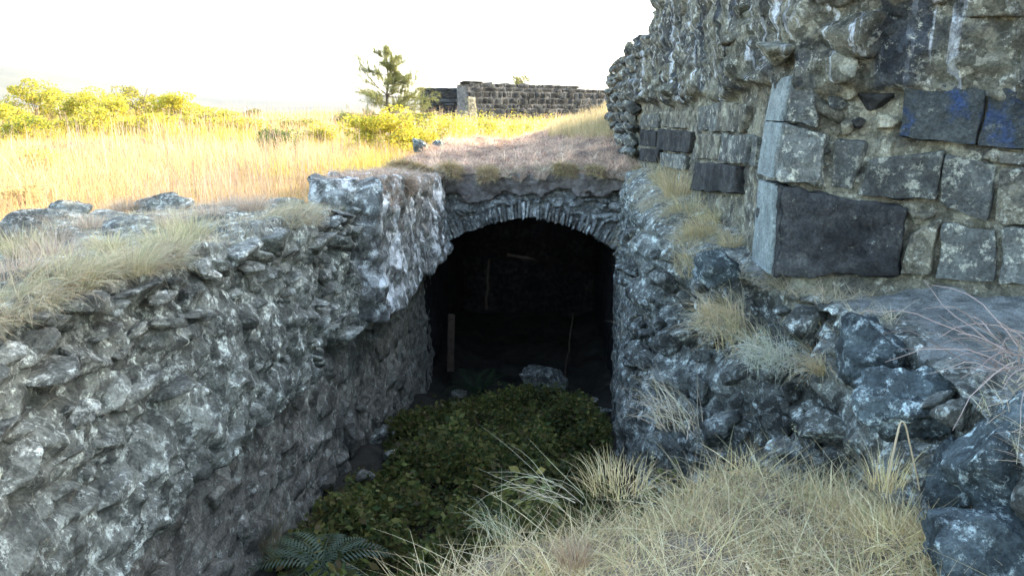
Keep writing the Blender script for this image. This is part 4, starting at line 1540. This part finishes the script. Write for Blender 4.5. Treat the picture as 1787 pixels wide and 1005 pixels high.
# ------------------------------------------------------------------ plants on the trench floor
def trench_plants():
    parts = []
    n = 115000
    x, y = rnd(n, -1.9, 1.15), rnd(n, 3.6, 13.6)
    p = np.stack([x, y, 0 * x], 1)
    hh = .5 + .34 * fbm(p, .9, 3, 161) + .2 * fbm(p, .28, 3, 162)
    hh = hh * (.5 + .5 * smooth(-1.9, -.9, x)) * smooth(14.2, 11.0, y) * smooth(-.05, .45, right_x(y) - x)
    hh = hh * (1 - .8 * smooth(8.8, 12.6, y))
    hh = np.where((x < -1.5 + .3 * fbm(p, .7, 3, 164)) & (fbm(p, .5, 3, 165) < .0) & (y > 7), 0, hh)
    k = hh > .05
    x, y, hh = x[k], y[k], hh[k]
    n = len(x)
    _, d = bank_h(x, y)
    z = floor_z(y) + .1 + hh * rnd(n, .35, 1.05)
    ok = (d > .0)
    c = colours(n, [(.1, .12, .03), (.15, .15, .04), (.055, .078, .025), (.2, .175, .055), (.12, .09, .04)], [3, 2.5, 2.2, 1.5, .8], .35)
    cl = fbm(np.stack([x, y, 0 * x], 1), .35, 3, 163)
    c = c * (1 + .45 * cl)[:, None]
    q = np.stack([x, y, z], 1)[ok]
    parts.append(leaves(q, rnd(len(q), .024, .085), c[ok], .6))
    m = 2500
    i = RNG.integers(0, len(q), m)
    parts.append(leaves(q[i] + np.array([0, 0, .06]) + RNG.normal(size=(m, 3)) * .03, rnd(m, .05, .09), colours(m, [(.12, .13, .035), (.17, .15, .045), (.09, .1, .035)], [1, 1, 1], .3), .55))
    m = 1300
    i = RNG.integers(0, len(q), m)
    parts.append(blades(q[i] - np.array([0, 0, .1]), rnd(m, .2, .5), rnd(m, .2, 1.2), rnd(m, .3, 1.5), rnd(m, .003, .006), rnd(m, 0, 6.28), colours(m, [(.12, .1, .06), (.06, .07, .03)], [1, 1]), 5))
    V, Fc, C = join(parts)
    link('brambles', mesh_np('brambles', V, Fc, M_LEAF, False, C), None, None, kind='stuff', label='dark green brambles filling the trench floor', category='brambles')


trench_plants()


def fern(pos, L, nf, label, az0=0.0, azr=6.28, col=(.1, .15, .11), el=(.5, 1.0)):
    root = empty('fern', pos, label, 'fern')
    for k in range(nf):
        az = az0 + azr * (k + .5 * random.random()) / nf
        e = random.uniform(*el)
        ll = L * random.uniform(.75, 1.1)
        p = np.array(pos, dtype=float)
        pts = [p]
        m = 20
        for j in range(m):
            p = p + ll / m * np.array([math.cos(az) * math.cos(e), math.sin(az) * math.cos(e), math.sin(e)])
            pts.append(p)
            e -= 1.5 / m
        pts = np.array(pts)
        V0, F0 = tube(pts, np.linspace(.005, .0015, m + 1), 5)
        parts = [(V0, F0, np.tile(col, (len(V0), 1)))]
        tg = np.gradient(pts, axis=0)
        tg /= np.linalg.norm(tg, axis=1, keepdims=True)
        side = np.cross(tg, [0, 0, 1.0])
        side /= np.linalg.norm(side, axis=1, keepdims=True) + 1e-9
        Vq, Fq = [], []
        for j in range(2, m + 1):
            t = j / m
            wl = ll * .23 * math.sin(math.pi * min(1, t * .86 + .14)) + .012
            for s in (-1, 1):
                dirv = side[j] * s * .93 + tg[j] * .35 - np.array([0, 0, .12])
                b = pts[j]
                wd = tg[j] * ll / m * .42
                i0 = len(Vq)
                Vq += [b - wd * .6, b + dirv * wl * .55 - wd * .8, b + dirv * wl, b + dirv * wl * .55 + wd * .8]
                Fq.append([i0, i0 + 1, i0 + 2, i0 + 3])
        parts.append((np.array(Vq), np.array(Fq), np.tile(np.array(col) * random.uniform(.8, 1.25), (len(Vq), 1))))
        V, Fc, C = join(parts)
        child('frond', mesh_np('frond', V, Fc, M_LEAF, False, C), root)


fern(at_y(560, 990, 4.9), .52, 9, 'broad green fern at the bottom of the trench beside the left wall', 0.0, 6.28, (.13, .17, .11))
fern(at_y(835, 690, 12.4), .75, 7, 'dark upright fern in front of the vault mouth', 0, 6.28, (.035, .06, .028), (.8, 1.3))
fern(at_y(930, 700, 11.8), .5, 6, 'small dark fern in front of the big pale boulder', 0, 6.28, (.035, .055, .025), (.6, 1.1))
tuft('grass_tuft', at_y(500, 965, 5.0) + np.array([-.1, 0, -.1]), 90, .5, .6, [(.3, .24, .12), (.22, .19, .1)], 'brown reedy grass tuft at the foot of the left wall next to the fern', None, None, (0, .35), (.05, .5), .004, .06)


# ------------------------------------------------------------------ field
def field_grass():
    parts = []
    n = 70000
    r = 6.2 * (62 / 6.2) ** RNG.uniform(0, 1, n)
    th = rnd(n, R(-42), R(12))
    x, y = r * np.sin(th), r * np.cos(th)
    k = (x < left_back(np.clip(y, 0, 13)) - .12) | (y > 20.5)
    k &= ~((x > -2.9) & (y < 20.5) & (y > 12.5))
    x, y, r = x[k], y[k], r[k]
    n = len(x)
    p = np.stack([x, y, field_z(x, y)], 1)
    m = fbm(p * np.array([1, 1, 0]), 2.5, 4, 171)
    m2 = fbm(p * np.array([1, 1, 0]), 5, 3, 172)
    c = colours(n, [(.5, .34, .15), (.56, .39, .19), (.44, .33, .13), (.46, .3, .19)], [3, 3, 2, 2], .3) * (1 + .3 * m)[:, None]
    yel = smooth(.1, .5, m2)[:, None]
    c = c * (1 - yel) + yel * np.array([.5, .42, .08]) * rnd(n, .75, 1.2)[:, None]
    L = np.abs(rnd(n, .14, .4) * (1 + .7 * m)) + .06
    parts.append(blades(p - np.array([0, 0, .03]), L, rnd(n, 0, .7), rnd(n, 0, 1.0), rnd(n, .7, 1.5) * np.maximum(.0035, r * .0007), rnd(n, 0, 6.28), c, 3))
    # tall stalks, greyer
    n = 9000
    r = 9 * (48 / 9) ** RNG.uniform(0, 1, n)
    th = rnd(n, R(-40), R(-3))
    x, y = r * np.sin(th), r * np.cos(th)
    k = (x < -3.6)
    x, y, r = x[k], y[k], r[k]
    p = np.stack([x, y, field_z(x, y)], 1)
    k = fbm(p * np.array([1, 1, 0]), 4, 3, 173) > -.15
    p, r = p[k], r[k]
    n = len(p)
    parts.append(blades(p, rnd(n, .35, .95), rnd(n, 0, .22), rnd(n, 0, .35), rnd(n, .7, 1.3) * np.maximum(.006, r * .0007), rnd(n, 0, 6.28), colours(n, [(.44, .34, .25), (.5, .38, .26), (.3, .23, .17)], [2, 2, 1.5]), 3))
    grass_obj('field_grass', parts, 'sunlit dry yellow grass and stalks of the field beyond the left wall')


field_grass()


def crown_pts(n, ctr, rad, lumps, seed):
    rg = np.random.default_rng(seed)
    lc = rg.normal(size=(lumps, 3))
    lc /= np.linalg.norm(lc, axis=1, keepdims=True)
    lc = lc * rg.uniform(.2, .8, (lumps, 1))
    lr = rg.uniform(.15, .4, lumps)
    i = rg.integers(0, lumps, n)
    d = rg.normal(size=(n, 3))
    d /= np.linalg.norm(d, axis=1, keepdims=True)
    q = lc[i] + d * (lr[i] * rg.uniform(.45, 1.0, n) ** .5)[:, None]
    return q * np.array(rad) + np.array(ctr)


YEL = [(.42, .39, .04), (.52, .45, .05), (.33, .34, .04), (.58, .48, .1)]
GRN = [(.13, .18, .05), (.19, .24, .07), (.09, .13, .04)]
OLV = [(.26, .25, .08), (.34, .3, .12), (.18, .19, .06)]


def bush(u, y, vtop, wpx, cols, n, leaf, label, seed, group=None, name='bush', vbase=None, aspect=.5, cat='bush'):
    top = at_y(u, vtop, y)
    x = top[0]
    zb = float(field_z(np.array([x]), np.array([y]))[0]) if vbase is None else at_y(u, vbase, y)[2]
    w = wpx / F * y / 2
    h = max(top[2] - zb, .3)
    root = empty(name, (x, y, zb), label, cat, group)
    q = crown_pts(n, (x, y, zb + h * .42), (w * 1.1, w * .9, h * .6), 22, seed)
    q = q[q[:, 2] > zb]
    m = len(q)
    c = colours(m, cols, [1] * len(cols), .3)
    V, Fc, C = leaves(q, rnd(m, .6, 1.3) * leaf, c, aspect)
    child('crown', mesh_np('crown', V, Fc, M_LEAF, False, C), root)
    Vs = []
    rg = random.Random(seed)
    for k in range(7):
        a = rg.uniform(0, 6.28)
        rr = rg.uniform(.2, .8)
        e = np.array([x + math.cos(a) * w * rr, y + math.sin(a) * w * rr, zb + h * rg.uniform(.5, .95)])
        b = np.array([x + math.cos(a) * .05, y + math.sin(a) * .05, zb - .05])
        md = (b + e) / 2 + np.array([0, 0, h * .1])
        V, Fc = tube([b, md, e], [.018, .012, .004], 5)
        Vs.append((V, Fc, np.tile([.2, .16, .12], (len(V), 1))))
    V, Fc, C = join(Vs)
    child('stems', mesh_np('stems', V, Fc, M_GRASS, True, C), root)
    return root


bush(478, 19, 203, 84, GRN, 5200, .05, 'rounded dull green bush standing alone in the dry field', 1)
bush(655, 20, 182, 150, YEL, 9000, .075, 'bright yellow-green bush at the foot of the pine', 2)
bush(712, 21.5, 206, 100, YEL, 5000, .07, 'smaller yellow-green bush right of the pine foot', 3)
bush(440, 44, 188, 55, OLV, 1800, .11, 'dark olive bush on the field crest', 4)
bush(425, 30, 200, 110, YEL + OLV[1:2], 3000, .08, 'low pale yellow bush between the thicket and the dull green bush', 41)
bush(515, 32, 204, 100, OLV + YEL[:1], 2600, .08, 'low olive bush behind the dull green bush', 42)
TH = 'thicket at the back of the field'
bush(235, 40, 138, 105, OLV + YEL[:2], 4200, .12, 'tallest rounded bush in the yellow thicket on the left', 5, TH)
bush(60, 38, 137, 130, YEL + OLV[:1], 5000, .12, 'tall yellow bush near the left edge of the thicket', 6, TH)
bush(5, 30, 158, 130, YEL + GRN[1:2], 5000, .1, 'yellow-green bush cut by the left edge of the picture', 7, TH)
bush(145, 37, 146, 130, YEL, 5000, .12, 'yellow bush between the two tallest ones of the thicket', 8, TH)
bush(310, 37, 160, 140, YEL, 5000, .12, 'wide yellow bush on the right slope of the thicket', 9, TH)
bush(380, 34, 184, 120, YEL + OLV[:1], 4000, .1, 'low yellow bush at the right end of the thicket', 10, TH)
bush(255, 28, 186, 150, YEL, 4600, .09, 'low yellow bush in front of the tallest thicket bush', 11, TH)
bush(140, 26, 182, 150, YEL + OLV[1:2], 4600, .09, 'low yellow bush at the front of the thicket, left of its middle', 12, TH)
bush(40, 24, 188, 140, YEL[:2] + GRN[1:2], 4200, .08, 'greener low bush at the front left of the thicket', 31, TH)
bush(345, 30, 196, 120, YEL + OLV[1:2], 3400, .09, 'low straw-yellow bush at the front right of the thicket', 32, TH)
bush(190, 33, 160, 120, YEL + OLV[:1], 4200, .1, 'mid-height yellow bush in the centre of the thicket', 33, TH)
bush(60, 15, 248, 100, [(.5, .46, .12), (.58, .5, .2)], 1800, .05, 'loose yellow clump in the near field at the left edge', 13)
bush(40, 11, 320, 120, [(.46, .38, .16), (.55, .42, .2)], 1500, .04, 'dry orange clump low in the near field at the left edge', 14)
bush(552, 24, 214, 90, YEL + OLV[1:2], 3000, .07, 'small yellow bush between the dull green bush and the pine', 15)
bush(600, 36, 196, 60, GRN + OLV, 1500, .1, 'dark green bush behind the pine trunk', 16)
bush(735, 28, 188, 80, GRN + YEL[:2], 3400, .09, 'dark green shrub left of the low slab wall', 17)
bush(775, 26, 196, 95, YEL, 2600, .08, 'yellow weedy shrub below the low slab wall', 18)
bush(845, 27, 206, 85, YEL + OLV[:1], 2200, .08, 'yellow weedy shrub below the pale quoin', 19)
bush(915, 29, 211, 60, YEL + GRN[:1], 2000, .08, 'small yellow shrub before the block wall, right of the quoin', 20)
bush(906, 47, 122, 42, OLV + GRN[:1], 1500, .1, 'small round tree top growing above the far block wall', 21, name='small_tree', vbase=160, cat='tree')


def weeds():
    parts = []
    n = 560
    u, y = rnd(n, 715, 1000), rnd(n, 22, 33)
    for k in range(n):
        pass
    P = np.array([at_y(a, 240, b) for a, b in zip(u, y)])
    P[:, 2] = field_z(P[:, 0], P[:, 1])
    L = rnd(n, .3, .95)
    az = rnd(n, 0, 6.28)
    parts.append(blades(P, L, rnd(n, 0, .2), rnd(n, 0, .3), rnd(n, .012, .02), az, colours(n, [(.55, .48, .36), (.45, .4, .26), (.38, .38, .16)], [2, 1, 1]), 4))
    m = 15000
    i = RNG.integers(0, n, m)
    t = rnd(m, .25, .95)
    q = P[i] + RNG.normal(size=(m, 3)) * np.array([.07, .07, .03])
    q[:, 2] += t * L[i]
    g = colours(m, YEL + [(.5, .46, .3)], [2, 2, 2, 1, 1.5], .3)
    parts.append(leaves(q, rnd(m, .04, .1), g, .35))
    V, Fc, C = join(parts)
    link('tall_weeds', mesh_np('tall_weeds', V, Fc, M_LEAF, False, C), None, None, kind='stuff', label='tall yellow-green weeds and grey stalks in front of the far walls', category='weeds')


weeds()


# ------------------------------------------------------------------ pine
def pine():
    y = 27.0
    x = at_y(676, 150, y)[0]
    zb = float(field_z(np.array([x]), np.array([y]))[0])
    top = at_y(676, 88, y)[2]
    h = top - zb
    root = empty('pine_tree', (x, y, zb), 'young open pine with bare straight trunk standing in the field', 'tree')
    rg = random.Random(5)
    pts = [(x + .03 * math.sin(k), y, zb - .1 + (h + .1) * k / 10) for k in range(11)]
    V, Fc = tube(pts, np.linspace(.07, .012, 11), 8)
    child('trunk', mesh_np('trunk', V, Fc, M_BARK), root)
    br = []
    for k in range(38):
        t = .2 + .76 * (k / 38) + rg.uniform(-.04, .04)
        az = rg.uniform(0, 6.28)
        L = (1.6 * (1 - t) ** .8 + .3) * rg.uniform(.5, 1.2) * h / 3.0
        br.append((t, az, L, rg.uniform(-.1, .45)))
    br += [(.5, math.pi + .15, 1.55, .7), (.52, math.pi - .2, 1.2, .55), (.56, math.pi, 1.3, .85), (.5, .1, 1.25, .4), (.62, -.2, .85, .3), (.36, .3, 1.1, .0), (.3, math.pi, 1.25, .0), (.42, 2.6, 1.0, .3)]
    wood, need = [], []
    for (t, az, L, e) in br:
        p = np.array([x, y, zb + h * t])
        q = [p]
        for j in range(6):
            p = p + L / 6 * np.array([math.cos(az) * math.cos(e), math.sin(az) * math.cos(e), math.sin(e)])
            az += rg.uniform(-.12, .12)
            e += rg.uniform(-.12, .14)
            q.append(p)
        q = np.array(q)
        V, Fc = tube(q, np.linspace(.018, .005, 7), 5)
        wood.append((V, Fc, np.tile([.16, .13, .1], (len(V), 1))))
        # side twigs with needles
        nt_ = 11
        for s in range(nt_):
            f = .3 + .7 * s / (nt_ - 1)
            i = f * 6
            b = q[int(i)] if int(i) >= 6 else q[int(i)] + (q[int(i) + 1] - q[int(i)]) * (i - int(i))
            dv = (q[-1] - q[0]) / L * .8 + np.array([rg.uniform(-.8, .8), rg.uniform(-.8, .8), rg.uniform(-.3, .8)])
            dv /= np.linalg.norm(dv)
            tl = L * .34 * rg.uniform(.5, 1.1) + .07
            m = 60
            ff = RNG.uniform(0, 1, m)
            roots = b + dv * (ff * tl)[:, None]
            a0 = math.atan2(dv[1], dv[0])
            el0 = math.acos(max(-1, min(1, dv[2])))
            need.append(blades(roots, rnd(m, .09, .19), np.clip(el0 + RNG.normal(size=m) * .7, 0, 2.8), rnd(m, -.2, .3), rnd(m, .007, .012), a0 + RNG.normal(size=m) * .7,
                               colours(m, [(.2, .22, .08), (.3, .3, .12), (.15, .18, .07), (.42, .38, .17)], [3, 2, 2, 1]), 2))
    V, Fc, C = join(wood)
    child('branches', mesh_np('branches', V, Fc, M_GRASS, True, C), root)
    V, Fc, C = join(need)
    child('crown', mesh_np('crown', V, Fc, M_LEAF, False, C), root)


pine()


# ------------------------------------------------------------------ haze
def haze():
    m, t, out = new_mat('haze_air')
    v = t.nodes.new('ShaderNodeVolumePrincipled')
    v.inputs['Color'].default_value = (.95, .97, 1, 1)
    v.inputs['Density'].default_value = 0.0001
    v.inputs['Anisotropy'].default_value = 0.2
    t.links.new(v.outputs[0], out.inputs['Volume'])
    a, z0, z1 = 7300.0, -140.0, 420.0
    V = [(-a, -a, z0), (a, -a, z0), (a, a, z0), (-a, a, z0), (-a, -a, z1), (a, -a, z1), (a, a, z1), (-a, a, z1)]
    Fc = [(0, 3, 2, 1), (4, 5, 6, 7), (0, 1, 5, 4), (1, 2, 6, 5), (2, 3, 7, 6), (3, 0, 4, 7)]
    link('haze', mesh_np('haze', V, Fc, m, False), None, None, kind='stuff', label='pale haze over the valley and far hills', category='haze')


haze()
